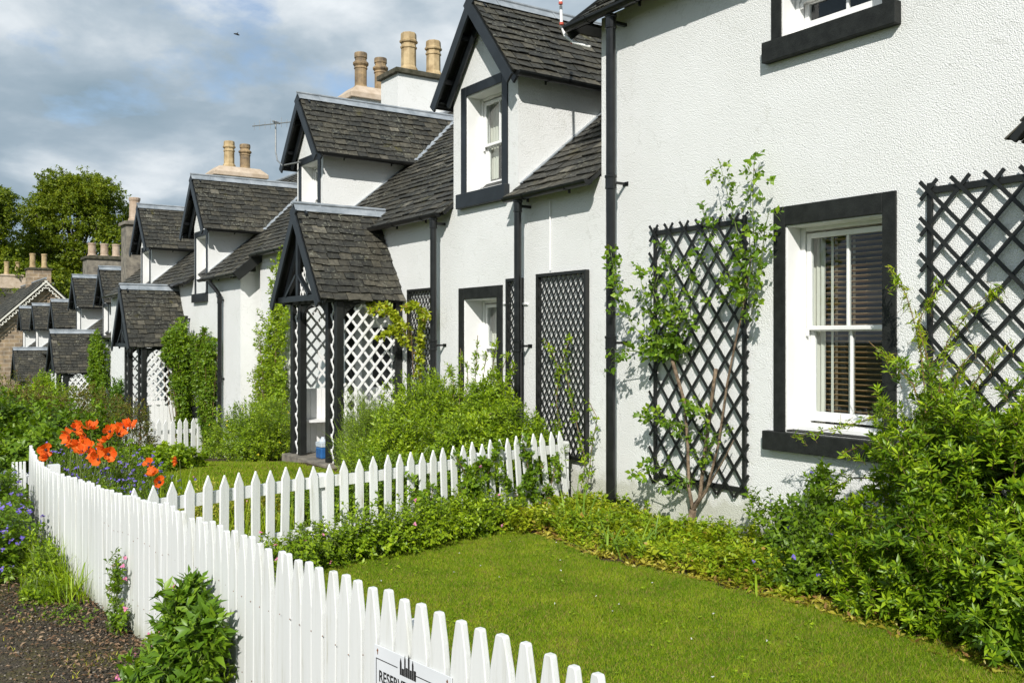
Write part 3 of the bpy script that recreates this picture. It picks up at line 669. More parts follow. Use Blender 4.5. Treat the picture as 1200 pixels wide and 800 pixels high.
def pot(root, parent, x, y, z, h=0.75, r=0.13, mat='buff', kind=0):
    m = MB(); n = 8 if kind == 0 else 14
    if kind == 0: prof = [(1.25, 0), (1.28, 0.05), (1.22, 0.11), (1.02, 0.17), (1.0, 0.60), (1.12, 0.62), (1.12, 0.66), (1.0, 0.68), (1.0, 0.73), (1.22, 0.76), (1.25, 0.80), (1.08, 0.83), (1.05, 0.97), (1.0, 1.0), (0.8, 1.0), (0.8, 0.9)]
    elif kind == 1: prof = [(1.2, 0), (1.22, 0.05), (1.0, 0.10), (1.0, 0.55), (1.12, 0.57), (1.0, 0.62), (1.28, 0.68), (1.3, 0.72), (0.95, 0.78), (0.95, 0.84), (1.06, 0.86), (1.06, 0.97), (1.0, 1.0), (0.8, 1.0), (0.8, 0.9)]
    else: prof = [(1.15, 0), (1.1, 0.1), (0.95, 0.14), (0.9, 0.85), (1.0, 0.88), (1.05, 0.98), (0.98, 1.0), (0.8, 1.0), (0.8, 0.9)]
    m.lathe((x, y, z), [(a * r, b * h) for a, b in prof], n)
    return m.build('chimney_pot', M[mat], parent)

def chimney(root, x0, x1, y0, y1, z0, z1, mat, cope, pots, slope_top=False):
    m = MB(); m.box((x0, y0, z0), (x1, y1, z1)); c = m.build('chimney', M[mat], root)
    q = MB(); o = 0.07
    if slope_top:
        b = [(x0 - o, y0 - o), (x1 + o, y0 - o), (x1 + o, y1 + o), (x0 - o, y1 + o)]; t = [(x0 + 0.14, y0 + 0.1), (x1 - 0.14, y0 + 0.1), (x1 - 0.14, y1 - 0.1), (x0 + 0.14, y1 - 0.1)]
        vs = [(*p, z1 + 0.001) for p in b] + [(*p, z1 + 0.12) for p in b] + [(*p, z1 + 0.30) for p in t]
        q.add(vs, [(3,2,1,0)] + [(i, (i+1) % 4, (i+1) % 4 + 4, i + 4) for i in range(4)] + [(i+4, (i+1) % 4 + 4, (i+1) % 4 + 8, i + 8) for i in range(4)] + [(8,9,10,11)])
        zt = z1 + 0.29
    else:
        q.box((x0 - o, y0 - o, z1 + 0.001), (x1 + o, y1 + o, z1 + 0.10)); q.box((x0 + 0.1, y0 + 0.1, z1 + 0.1), (x1 - 0.1, y1 - 0.1, z1 + 0.15)); zt = z1 + 0.14
    q.build('chimney_cope', M[cope], c, bevel=0.012)
    for p in pots: pot(root, c, p[0], p[1], zt, p[2], p[3], p[4], p[5])
    return c

def cottage(name, label, xw, y0, y1, z0, ez, dormers, winds, porch_y=None, verge0=0.0, verge1=0.0, ridge_x=3.4, pitch=0.81, porch_kw=None, back=7.0, ops_extra=(), ezl=None, row=0.155, gutters=None, wall_z0=-0.6, group=None, ridge_flash=True, end0=True, end1=True, detail=True, porch_open=None):
    root = empty(name, (xw, y0, z0), label, 'cottage', group)
    ov = 0.16; EZ = z0 + ez; xe = xw - ov
    mh = lambda x: EZ + pitch * (x - xe)
    xend = lambda z: xe + (z - EZ) / pitch
    wt = EZ + 0.05; ops = [(w[0], w[1], z0 + w[2], z0 + w[3]) for w in winds] + [(o[0], o[1], z0 + o[2], z0 + o[3]) for o in ops_extra]
    mb = MB(); wall_cells(mb, xw, xw + 0.3, y0, y1, z0 + wall_z0, wt, ops); mb.build('front_wall', M['rough'], root)
    zr = mh(xw + ridge_x); xb = xw + back
    if end0 or end1:
        e = MB()
        for flag, ya in ((end0, y0), (end1, y1 - 0.3)):
            if flag: e.prism([(xw + 0.3, ya, z0 + wall_z0), (xb, ya, z0 + wall_z0), (xb, ya, EZ), (xw + ridge_x, ya, zr - 0.06), (xw + 0.3, ya, mh(xw + 0.3) - 0.06)], (0, 0.3, 0))
        e.build('gable_wall', M['rough'], root)
    e = MB(); e.box((xb, y0, z0 + wall_z0), (xb + 0.3, y1, EZ)); e.build('back_wall', M['rough'], root)
    cp = 1 / math.hypot(1, pitch); V = Vector((cp, 0, pitch * cp)); N = Vector((-pitch * cp, 0, cp)); Ls = (ridge_x + ov) / cp
    Y0, Y1 = y0 - verge0, y1 + verge1
    def gaps(z, pad=0.0):
        out = []
        for d in dormers:
            zf, za, hw, hww = z0 + d['zf'], z0 + d['za'], d['hw'], d['hww']
            if z < za:
                h = hww if z < zf + (hw - hww) * (za - zf) / hw else hw * (za - z) / (za - zf)
                if z > zf: h = min(h, hw * (za - z) / (za - zf))
                out.append((d['y'] - h - pad, d['y'] + h + pad))
        return sorted(out)
    def iv(s):
        z = EZ + s * pitch * cp; res = []; a = Y0
        for p, q in gaps(z):
            if p > a: res.append((a - Y0, p - Y0))
            a = max(a, q)
        if a < Y1: res.append((a - Y0, Y1 - Y0))
        return res
    sm = MB(); slates(sm, (xe, Y0, EZ), (0, 1, 0), V, N, Ls, iv, row, 0.21); rf = sm.build('roof', M['slate'], root)
    pl = MB()
    pl.prism([(xw + 0.02, Y0, mh(xw + 0.02)), (xw + 0.02, Y1, mh(xw + 0.02)), (xw + ridge_x, Y1, zr), (xw + ridge_x, Y0, zr)], tuple(-N * 0.04))
    for a, b in iv(0.0): pl.prism([(xe, Y0 + a, EZ), (xe, Y0 + b, EZ), (xw + 0.02, Y0 + b, mh(xw + 0.02)), (xw + 0.02, Y0 + a, mh(xw + 0.02))], tuple(-N * 0.04))
    pl.prism([(xw + ridge_x, Y0, zr), (xw + ridge_x, Y1, zr), (xb + 0.3, Y1, EZ - 0.1), (xb + 0.3, Y0, EZ - 0.1)], (0, 0, -0.05))
    if verge0: pl.bar((xe - 0.02, Y0 - 0.015, EZ - 0.07), (xw + ridge_x, Y0 - 0.015, zr - 0.07), 0.03, 0.18, tuple(N)); pl.prism([(xe, Y0 + 0.001, EZ - 0.07), (xe, y0 - 0.002, EZ - 0.07), (xw + ridge_x, y0 - 0.002, zr - 0.07), (xw + ridge_x, Y0 + 0.001, zr - 0.07)], tuple(-N * 0.03))
    if verge1: pl.bar((xe - 0.02, Y1 + 0.015, EZ - 0.07), (xw + ridge_x, Y1 + 0.015, zr - 0.07), 0.03, 0.18, tuple(N))
    pl.build('roof_boarding', M['black'], rf)
    fl = MB(); fl.tube([(xw + ridge_x, Y0, zr + 0.03), (xw + ridge_x, Y1, zr + 0.03)], 0.05, 8); fl.build('ridge_flashing', M['lead'], rf)
    gi = gutters if gutters is not None else [(Y0 + a, Y0 + b) for a, b in iv(0.0)]
    if gi: gutter(root, [((xe - 0.035, a, EZ - 0.005), (xe - 0.035, b, EZ - 0.012)) for a, b in gi])
    for d in dormers:
        dormer(root, xw, d['y'], d['hww'], d['hw'], z0 + d['zf'], z0 + d['za'], wt, z0 + d['sill'], z0 + d['head'], z0, mh, xend, winhw=d.get('winhw'), wband=d.get('band', 0.11), detail=detail)
    for w in winds: window(root, xw, w[0], w[1], z0 + w[2], z0 + w[3], **(w[4] if len(w) > 4 else {}))
    if porch_y is not None:
        def px(z): return xw if z < EZ - 0.1 else max(xw, xend(z))
        porch(root, xw, porch_y, z0, xend=px, detail=detail, **(porch_kw or {}))
        # the door behind the porch
        ya, yb = porch_open
        d_ = MB(); d_.box((xw + 0.12, ya + 0.02, z0 + 0.04), (xw + 0.16, yb - 0.02, z0 + 2.02))
        dd = d_.build('door', M['white'], root); q = MB()
        q.box((xw + 0.113, ya + 0.14, z0 + 1.0), (xw + 0.121, yb - 0.14, z0 + 1.88)); q.build('door_glass', M['dark'], dd)
    return root, mh, xend, EZ

# ------------------------------------------------------------------ the tall white house at the near end
DW = 6.15
rootA = empty('white_house', (DW, 7.47, 0), 'tall white roughcast house nearest the camera, with sash windows edged in black', 'house')
EZA = 4.90; YA0, YA1 = -3.5, 7.47
winA = (4.25, 5.14, 0.96, 2.62); winU = (4.25, 5.18, 4.13, 4.78)
mb = MB(); wall_cells(mb, DW, DW + 0.3, YA0, YA1, -0.6, EZA + 0.04, [winA, winU, (1.6, 2.5, 0.0, 2.05)]); mb.build('front_wall', M['rough'], rootA)
mhA = lambda x: EZA + 0.81 * (x - (DW - 0.2))
mb = MB(); mb.prism([(DW + 0.3, YA1 - 0.3, -0.6), (13, YA1 - 0.3, -0.6), (13, YA1 - 0.3, EZA), (9.6, YA1 - 0.3, mhA(9.6) - 0.06), (DW + 0.3, YA1 - 0.3, mhA(DW + 0.3) - 0.06)], (0, 0.3, 0))
mb.prism([(DW + 0.3, YA0, -0.6), (13, YA0, -0.6), (13, YA0, EZA), (9.6, YA0, mhA(9.6) - 0.06), (DW + 0.3, YA0, mhA(DW + 0.3) - 0.06)], (0, 0.3, 0))
mb.build('gable_wall', M['rough'], rootA)
mb = MB(); mb.box((13, YA0, -0.6), (13.3, YA1, EZA)); mb.build('back_wall', M['rough'], rootA)
cp = 1 / math.hypot(1, 0.81); VA = Vector((cp, 0, 0.81 * cp)); NA = Vector((-0.81 * cp, 0, cp)); LsA = (9.6 - DW + 0.2) / cp
sm = MB(); slates(sm, (DW - 0.2, YA0, EZA), (0, 1, 0), VA, NA, LsA, lambda s: [(0, YA1 + 0.30 - YA0)], 0.155, 0.21); rfA = sm.build('roof', M['slate'], rootA)
pl = MB(); pl.prism([(DW - 0.2, YA0, EZA), (DW - 0.2, YA1 + 0.28, EZA), (9.6, YA1 + 0.28, mhA(9.6)), (9.6, YA0, mhA(9.6))], tuple(-NA * 0.04))
pl.prism([(9.6, YA0, mhA(9.6)), (9.6, YA1 + 0.28, mhA(9.6)), (13.3, YA1 + 0.28, EZA - 0.1), (13.3, YA0, EZA - 0.1)], (0, 0, -0.05))
pl.bar((DW - 0.23, YA1 + 0.26, EZA - 0.075), (9.6, YA1 + 0.26, mhA(9.6) - 0.075), 0.03, 0.16, tuple(NA))
pl.box((DW - 0.19, YA1 + 0.002, EZA - 0.06), (DW + 0.3, YA1 + 0.24, EZA - 0.03)); pl.build('roof_boarding', M['black'], rfA)
gutter(rootA, [((DW - 0.245, YA0, EZA - 0.0), (DW - 0.245, YA1 + 0.26, EZA - 0.02))])
downpipe(rootA, DW, 7.10, -0.1, EZA - 0.06, r=0.047, off=0.19)
window(rootA, DW, winA[0], winA[1], winA[2], winA[3], band=0.115, bt=0.155, sh=0.155, ext=0.07, recess=0.17, blind=True, mat='band')
window(rootA, DW, winU[0], winU[1], winU[2], winU[3], band=0.10, bt=0.10, sh=0.17, ext=0.05, recess=0.15, mat='band')
vt = MB()
for k in range(8): vt.box((DW - 0.012, 4.98, 0.16 + k * 0.022), (DW + 0.001, 5.16, 0.172 + k * 0.022))
vt.build('air_vent', M['white'], rootA)
# the hood over the door, slated, on brackets
hm = MB()
for y in (1.2, 2.78): hm.box((DW - 0.08, y - 0.05, 1.75), (DW - 0.002, y + 0.05, 2.78)); hm.bar((DW - 0.05, y, 1.85), (DW - 0.52, y, 2.72), 0.07, 0.08, (0, 1, 0)); hm.box((DW - 0.60, y - 0.05, 2.70), (DW - 0.002, y + 0.05, 2.80))
hood = hm.build('door_hood', M['black'], rootA)
gable_roof(hood, 1.98, 0.96, 2.88, 3.9, DW - 0.66, lambda z: DW, names=('hood_roof', 'ridge_flashing', 'bargeboard'), gut=False, gx1=DW - 0.01, board='black', bh=0.35)
mb = MB(); mb.box((DW + 0.12, 1.62, 0.02), (DW + 0.16, 2.48, 2.03)); mb.build('door', M['white'], rootA)

# ------------------------------------------------------------------ the first cottage of the row
DB = dict(y=9.68, hww=0.72, hw=0.90, zf=4.70, za=5.78, sill=3.50, head=4.70, winhw=0.40, band=0.12)
DC = dict(y=15.12, hww=0.56, hw=0.80, zf=4.70, za=5.76, sill=3.55, head=4.66, winhw=0.36, band=0.11)
c1, mh1, xe1, EZ1 = cottage('cottage', 'white cottage with two steep dormers and a black lattice porch, joined to the tall house', DW, 7.47, 17.55, 0.0, 3.30, [DB, DC],
    [(9.39, 10.14, 1.0, 2.2, dict(band=0.12, bt=0.14, recess=0.26, mat='band', curtain=True))],
    porch_y=12.62, porch_open=(12.15, 13.1), ops_extra=[(12.15, 13.1, 0.0, 2.05)], end0=False, group='white cottages of the row', porch_kw=dict(), gutters=[(7.44, 8.93), (10.45, 14.5), (15.75, 17.5)])
downpipe(c1, DW, 8.72, -0.1, EZ1 - 0.05, off=0.17); downpipe(c1, DW, 10.62, -0.1, EZ1 - 0.05, off=0.17)
cb = MB(); cb.tube([(DW - 0.012, 8.33, EZ1 - 0.1), (DW - 0.012, 8.33, 2.45)], 0.008, 6); cb.tube([(DW - 0.012, 9.24, 2.12), (DW - 0.012, 8.75, 2.10)], 0.012, 6); cb.build('wall_cable', M['white'], c1)
chimney(c1, 8.62, 10.3, 16.72, 17.45, 4.9, 6.92, 'rough', 'mossy', [(9.05, 17.08, 0.80, 0.150, 'buff', 0), (9.62, 17.08, 0.74, 0.145, 'buff', 0)])

# ------------------------------------------------------------------ the second cottage, stepped down and forward
X2, Z2 = 5.84, -0.68
DD = dict(y=20.28, hww=0.52, hw=0.86, zf=4.64, za=5.80, sill=3.35, head=4.55, winhw=0.36, band=0.10)
DE = dict(y=25.05, hww=0.56, hw=0.86, zf=4.64, za=5.74, sill=3.45, head=4.60, winhw=0.36, band=0.10)
c2, mh2, xe2, EZ2 = cottage('cottage', 'white cottage with ivy columns either side of its slated porch, second of the row', X2, 17.75, 29.2, Z2, 3.62, [DD, DE],
    [(20.35, 21.0, 0.95, 2.15, dict(band=0.1, bt=0.1, recess=0.2, mat='band'))], porch_y=22.05, porch_open=(21.6, 22.5), ops_extra=[(21.6, 22.5, 0.0, 2.05)], verge0=0.28, pitch=0.85,
    group='white cottages of the row', porch_kw=dict(lower_board=True, depth=0.98, hw=0.86))
downpipe(c2, X2, 18.75, Z2 - 0.1, EZ2 - 0.06, swan=(-0.11, 0.25)); downpipe(c2, X2, 21.12, Z2 - 0.1, Z2 + 2.9, r=0.03)
chimney(c2, 8.65, 9.95, 18.85, 19.6, 4.4, 6.90, 'rough', 'cope', [(9.0, 19.22, 0.80, 0.135, 'sooty', 1), (9.48, 19.22, 0.76, 0.135, 'sooty', 1)], slope_top=True)
chimney(c2, 8.45, 9.95, 27.9, 28.75, 4.2, 6.52, 'rough', 'cope', [(8.97, 28.3, 0.80, 0.15, 'buff', 0), (9.45, 28.3, 0.76, 0.15, 'sooty', 1)], slope_top=True)

# ------------------------------------------------------------------ cottages further down the row
X3, Z3 = 6.2, -1.58
dk = dict(hww=0.52, hw=0.84, zf=4.42, za=5.52, sill=3.4, head=4.3, winhw=0.34, band=0.09)
c3, *_ = cottage('cottage', 'white cottage third down the row, with climber beside its lattice porch', X3, 29.6, 39.2, Z3, 3.35, [dict(dk, y=31.75), dict(dk, y=36.35)], [], porch_y=33.7, porch_open=(33.2, 34.2),
    ops_extra=[(33.2, 34.2, 0, 2.05)], group='white cottages of the row', porch_kw=dict(lower_board=False, depth=1.0, hw=0.92, over=0.3, detail=False) if False else dict(depth=1.0, hw=0.92, over=0.3))
chimney(c3, 7.0, 8.4, 39.3, 40.2, 1.5, 4.80, 'greystone', 'mossy', [(7.25, 39.75, 0.50, 0.15, 'terra', 2), (7.70, 39.75, 0.50, 0.15, 'terra', 2), (8.13, 39.75, 0.50, 0.15, 'terra', 2)])
chimney(c2, 6.27, 6.87, 29.25, 29.95, 1.6, 5.05, 'greystone', 'greystone', [(6.57, 29.6, 0.7, 0.16, 'terra', 2)])
X4, Z4 = 6.4, -2.22
c4, *_ = cottage('cottage', 'white cottage farthest down the row, with three small dormers', X4, 40.6, 54.0, Z4, 3.35, [dict(dk, y=42.4), dict(dk, y=47.7), dict(dk, y=52.0)], [], porch_y=44.7, porch_open=(44.2, 45.2),
    ops_extra=[(44.2, 45.2, 0, 2.05)], group='white cottages of the row', porch_kw=dict(depth=1.0, hw=0.9, over=0.3))

# ------------------------------------------------------------------ stone house closing the view
sh = empty('stone_house', (9.0, 64, -3.3), 'brown stone house with a frilled white gable board at the end of the row', 'house')
ZS = -4.0
mb = MB(); mb.prism([(5.6, 64, ZS), (12.4, 64, ZS), (12.4, 64, 1.95), (9.0, 64, 5.25), (5.6, 64, 1.95)], (0, 0.4, 0)); mb.prism([(5.6, 74, ZS), (12.4, 74, ZS), (12.4, 74, 1.95), (9.0, 74, 5.25), (5.6, 74, 1.95)], (0, 0.4, 0))
mb.box((5.6, 64.4, ZS), (6.0, 74, 1.95)); mb.box((12.0, 64.4, ZS), (12.4, 74, 1.95)); mb.build('stone_wall', M['stonewall'], sh)
sm = MB(); pl = MB(); fr = MB(); L = math.hypot(3.9, 3.79)
for sg in (-1, 1):
    Vv = Vector((-sg * 3.9, 0, 3.79)) / L; Nn = Vector((sg * 3.79, 0, 3.9)) / L; O = Vector((9.0 + sg * 3.9, 63.5, 1.55))
    slates(sm, O, (0, 1, 0), Vv, Nn, L, lambda s: [(0, 11.2)], 0.22, 0.4); pl.prism([tuple(O), tuple(O + Vector((0, 11.2, 0))), (9.0, 74.7, 5.34), (9.0, 63.5, 5.34)], tuple(-Nn * 0.06))
    fr.bar(tuple(O - Nn * 0.10 + Vector((0, -0.03 + sg * 0.003, 0))), (9.0 - Nn.x * 0.10, 63.47 + sg * 0.003, 5.34 - Nn.z * 0.10), 0.04, 0.09, tuple(Nn))
    n = 22
    for k in range(n):
        c = O + Vv * (L * (k + 0.5) / n) - Nn * 0.26 + Vector((0, -0.01, 0))
        ring = [(c + Vv * (0.115 * math.cos(t)) - Nn * (0.15 * math.sin(t) - 0.03)) for t in np.linspace(0, math.pi, 7)]
        ringi = [(c + Vv * (0.06 * math.cos(t)) - Nn * (0.085 * math.sin(t) - 0.03)) for t in np.linspace(0, math.pi, 7)]
        for i in range(6): fr.prism([tuple(ring[i]), tuple(ring[i + 1]), tuple(ringi[i + 1]), tuple(ringi[i])], (0, 0.03, 0))
sr = sm.build('roof', M['slate'], sh); pl.build('roof_boarding', M['black'], sr); fr.build('frilled_bargeboard', M['cream'], sh)
mb = MB(); mb.tube([(9, 63.5, 5.42), (9, 74.7, 5.42)], 0.06, 8); mb.build('ridge_flashing', M['lead'], sr)
chimney(sh, 8.75, 10.15, 69.4, 70.4, 3.2, 6.3, 'stonewall', 'mossy', [(9.1, 69.9, 0.95, 0.18, 'buff', 2), (9.8, 69.9, 0.95, 0.18, 'buff', 2)])
sh2 = empty('stone_house', (5.0, 82, -3.6), 'low house with a dark purplish slate roof and pale ridge behind the stone gable', 'house')
mb = MB(); mb.box((2.0, 80.0, ZS - 0.2), (12.0, 86, 3.2)); mb.build('stone_wall', M['stonewall'], sh2)
sm = MB(); V2 = Vector((0, 3.3, 3.0)).normalized(); slates(sm, (1.6, 79.7, 3.1), (1, 0, 0), V2, Vector((0, -3.0, 3.3)).normalized(), math.hypot(3.3, 3.0), lambda s: [(0, 10.8)], 0.25, 0.4); sr2 = sm.build('roof', M['slate'], sh2)
pl = MB(); pl.prism([(1.6, 79.7, 3.08), (12.4, 79.7, 3.08), (12.4, 83.0, 6.08), (1.6, 83.0, 6.08)], (0, 0.05, -0.06)); pl.prism([(1.6, 83.0, 6.08), (12.4, 83.0, 6.08), (12.4, 86.3, 3.08), (1.6, 86.3, 3.08)], (0, -0.05, -0.06)); pl.build('roof_boarding', M['black'], sr2)
mb = MB(); mb.tube([(1.6, 83, 6.14), (12.4, 83, 6.14)], 0.09, 8); mb.build('ridge_flashing', M['lead'], sr2)
chimney(sh2, 8.5, 10.3, 82.5, 83.6, 5.0, 6.6, 'cope', 'cope', [(9.0, 83, 1.0, 0.19, 'buff', 2), (9.75, 83, 1.0, 0.19, 'buff', 2)])

# ------------------------------------------------------------------ trellises fixed to the walls
def trellis(loc_y0, loc_y1, z0, z1, label, group=None, x=DW, step_a=0.2, step_b=0.26, w=0.025, tips=0.03, mat='black', frame=0.032, panel=False):
    t = empty('trellis', (x, (loc_y0 + loc_y1) / 2, z0), label, 'trellis', group)
    f = MB(); xb = x - 0.012; d = 0.022
    if panel:
        b = 0.035
        for a, c in (((loc_y0, z0), (loc_y0 + b, z1)), ((loc_y1 - b, z0), (loc_y1, z1)), ((loc_y0 + b, z1 - b), (loc_y1 - b, z1)), ((loc_y0 + b, z0), (loc_y1 - b, z0 + b))): f.box((x - 0.055, a[0], a[1]), (x - 0.004, c[0], c[1]))
        lo0, lo1, b0, b1 = loc_y0 + b, loc_y1 - b, z0 + b, z1 - b
    else:
        for y in (loc_y0 + 0.045, loc_y1 - 0.045 - frame): f.box((x - 0.030, y, z0 + 0.02), (x - 0.006, y + frame, z1 - 0.02))
        for z in (z0 + 0.05, z1 - 0.05 - frame * 1.3): f.box((x - 0.029, loc_y0 + 0.047 + frame, z), (x - 0.007, loc_y1 - 0.047 - frame, z + frame * 1.3))
        lo0, lo1, b0, b1 = loc_y0, loc_y1, z0, z1
    f.build('trellis_frame', M[mat], t, bevel=0.002)
    la = MB(); ang = math.degrees(math.atan2(step_b, step_a)); stp = step_a * math.sin(R(ang))
    lattice(la, [(lo0, b0), (lo1, b0), (lo1, b1), (lo0, b1)], (x - 0.034, 0, 0), (0, 1, 0), (0, 0, 1), (-1, 0, 0), stp, w, 0.007, ang, phase=None if panel else (loc_y1 - 0.06, z1 - 0.07))
    la.build('lattice', M[mat], t); return t
trellis(5.50, 6.72, 0.36, 2.77, 'black wooden trellis carrying a climbing rose, left of the blind-covered sash window')
trellis(2.86, 3.93, 0.36, 2.81, 'black wooden trellis above the glossy shrub at the right edge', step_a=0.235, step_b=0.25, w=0.028, frame=0.036)
trellis(7.66, 8.54, 0.45, 2.42, 'broad framed black lattice panel right of the downpipe', x=DW, step_a=0.085, step_b=0.135, w=0.016, panel=True)
trellis(8.85, 9.14, 0.45, 2.40, 'narrow framed black lattice panel between the small window and the downpipe', x=DW, step_a=0.085, step_b=0.135, w=0.016, panel=True)
trellis(10.86, 11.56, 0.45, 2.38, 'framed black lattice panel beside the porch, hung with yellow-green climber', x=DW, step_a=0.085, step_b=0.135, w=0.016, panel=True)

# ------------------------------------------------------------------ fences
def picket(parent, p, d, n, w, h, th, style, lean=0.0, lean2=0.0, mat='fence'):
    # p foot, d along the fence, n outward; style 'flat' has a narrow flat top, 'point' a sharp one
    p, d, n = Vector(p), Vector(d), Vector(n)
    up = Vector((0, 0, 1)) + d * lean + n * lean2
    if style == 'flat': prof = [(-w/2, 0), (w/2, 0), (w/2, h - 0.17), (w*0.40, h - 0.10), (w*0.19, h - 0.008), (w*0.14, h), (-w*0.14, h), (-w*0.19, h - 0.008), (-w*0.40, h - 0.10), (-w/2, h - 0.17)]
    else: prof = [(-w/2, 0), (w/2, 0), (w/2, h - 0.085), (0, h), (-w/2, h - 0.085)]
    m = MB(); m.prism([tuple(p + d * a + up * b) for a, b in prof], tuple(n * th)); return m.build('picket', M[mat], parent, bevel=0.0035 if style == 'flat' else 0.002)
# garden fence along the path
ff = empty('picket_fence', (1.43, 4.05, 0), 'long white picket fence curving along the gravel path in front of the gardens', 'fence')
y = 0.55; cnt = 0; tops = []; stuff = MB(); posts = []
while y < 9.15:
    pitch_ = 0.101 if y < 3.2 else 0.094 if y < 5 else 0.090
    x = float(fence_x(y)); dx = float(fence_x(y + 0.05) - fence_x(y - 0.05)) / 0.1
    d = Vector((dx, 1, 0)).normalized(); n = Vector((-d.y, d.x, 0))
    if n.x > 0: n = -n
    h = 0.82 - max(0, min(0.10, (y - 5.0) * 0.035)) if y < 8.6 else 0.72 + (y - 8.6) * 0.12
    w = random.uniform(0.082, 0.090)
    if abs(y - 2.41) < 0.05: w = 0.112; pitch_ = 0.118
    picket(ff, (x, y, -0.02 + random.gauss(0, 0.004) + 0.02), d, n, w, h + random.gauss(0, 0.006) , 0.024, 'flat', random.gauss(0, 0.006), random.gauss(0, 0.004)); cnt += 1
    y += pitch_
pickets = cnt
nl_ = MB(); y = 0.62
while y < 6.5:
    x = float(fence_x(y)) - 0.0245
    for zc in (0.56, 0.20):
        yy = y + random.uniform(-0.012, 0.012); zz = zc + random.uniform(-0.015, 0.015); nl_.lathe((0, 0, 0), [(0.0032, 0), (0.0026, 0.0016)], 7)
        q = nl_.v[-1]; nl_.v[-1] = np.stack([x - q[:, 2] - 0.001, yy + q[:, 0], zz + q[:, 1]], 1)
    y += 0.097
tag(nl_.build('nail_heads', M['rust'], ff), kind='stuff')
def rail_along(mb, ys, zc, off, w=0.035, h=0.07):
    P = []
    for yy in ys:
        x = float(fence_x(yy)); dx = float(fence_x(yy + 0.05) - fence_x(yy - 0.05)) / 0.1; d = Vector((dx, 1, 0)).normalized(); n = Vector((-d.y, d.x, 0)); n = -n if n.x > 0 else n
        P.append(Vector((x, yy, zc)) - n * off)
    for a, b in zip(P[:-1], P[1:]): mb.bar(tuple(a), tuple(b), w, h)
for zc in (0.56, 0.20):
    r_ = MB(); rail_along(r_, np.arange(0.5, 9.21, 0.871), zc, 0.022); r_.build('rail', M['fence'], ff)
for yy in (1.2, 3.0, 4.8, 6.6, 8.4):
    pm = MB(); xx = float(fence_x(yy)); pm.box((xx + 0.045, yy - 0.04, -0.2), (xx + 0.125, yy + 0.04, 0.70)); pm.build('post', M['fence'], ff)
# gate beyond it
gt = empty('garden_gate', (1.22, 9.6, 0), 'low white picket gate at the far end of the path fence', 'gate')
for k, (xx, yy) in enumerate([(1.175, 9.45), (1.165, 9.62), (1.155, 9.80), (1.145, 9.98)]): picket(gt, (xx, yy, 0.0), (0, 1, 0), (-1, 0, 0), 0.07, 0.62 - 0.02 * k, 0.02, 'flat')
g_ = MB(); g_.box((1.19, 9.4, 0.42), (1.22, 10.05, 0.48)); g_.box((1.19, 9.4, 0.12), (1.22, 10.05, 0.18)); g_.build('gate_rail', M['fence'], gt)
# dividing fence between the gardens
f2 = empty('picket_fence', (3.7, 6.9, 0), 'white pointed picket fence between the two lawns, running up to the house wall', 'fence')
P2 = [(1.38, 6.50), (1.9, 6.65), (2.27, 6.77), (2.68, 6.90), (3.06, 6.96), (3.45, 7.0), (4.05, 7.18), (4.65, 7.38), (5.3, 7.60), (5.95, 7.74)]
xs2 = [p[0] for p in P2]; ys2 = [p[1] for p in P2]
x = 1.44; k = 0
while x < 5.95:
    y = float(np.interp(x, xs2, ys2)); y2 = float(np.interp(x + 0.05, xs2, ys2)); d = Vector((0.05, y2 - y, 0)).normalized(); n = Vector((d.y, -d.x, 0))
    lean = random.gauss(0.0, 0.012) - (0.16 * max(0, (x - 3.6) / 2.3) if x > 3.6 else 0)
    picket(f2, (x - lean * 0.8 * 0.5, y, 0.0), d, n, 0.070, 0.74 + 0.05 * max(0, (x - 2.7) / 3.2) + random.gauss(0, 0.008), 0.018, 'point', lean, random.gauss(0, 0.008)); x += 0.134 * d.x
for zc in (0.60, 0.22):
    r_ = MB()
    for a, b in zip(P2[:-1], P2[1:]):
        dd = Vector((b[0] - a[0], b[1] - a[1], 0)).normalized(); nn_ = Vector((-dd.y, dd.x, 0)) * 0.016
        r_.bar((a[0] + nn_.x, a[1] + nn_.y, zc), (b[0] + nn_.x, b[1] + nn_.y, zc), 0.028, 0.085)
    r_.build('rail', M['fence'], f2)
for (xx, yy) in ((2.9, 6.97), (4.6, 7.40), (5.9, 7.78)):
    pm = MB(); pm.box((xx, yy, -0.2), (xx + 0.07, yy + 0.07, 0.66)); pm.build('post', M['fence'], f2)
# fence in front of the second cottage
f3 = empty('picket_fence', (4.2, 19.0, -0.65), 'distant white picket fence before the second cottage, beyond the poppies', 'fence')
A3, B3 = Vector((2.7, 18.6, 0)), Vector((5.78, 19.55, 0)); d = (B3 - A3).normalized(); n = Vector((d.y, -d.x, 0)); L3 = (B3 - A3).length; s = 0.0
while s < L3:
    p = A3 + d * s; p.z = gz(p.y); picket(f3, p, d, n, 0.09, 0.80 + random.gauss(0, 0.01), 0.02, 'point', random.gauss(0, 0.01)); s += 0.15
for zc in (0.55, 0.2):
    r_ = MB(); r_.bar((A3.x - n.x * 0.02, A3.y - n.y * 0.02, gz(A3.y) + zc), (B3.x - n.x * 0.02, B3.y - n.y * 0.02, gz(B3.y) + zc), 0.03, 0.08); r_.build('rail', M['fence'], f3)

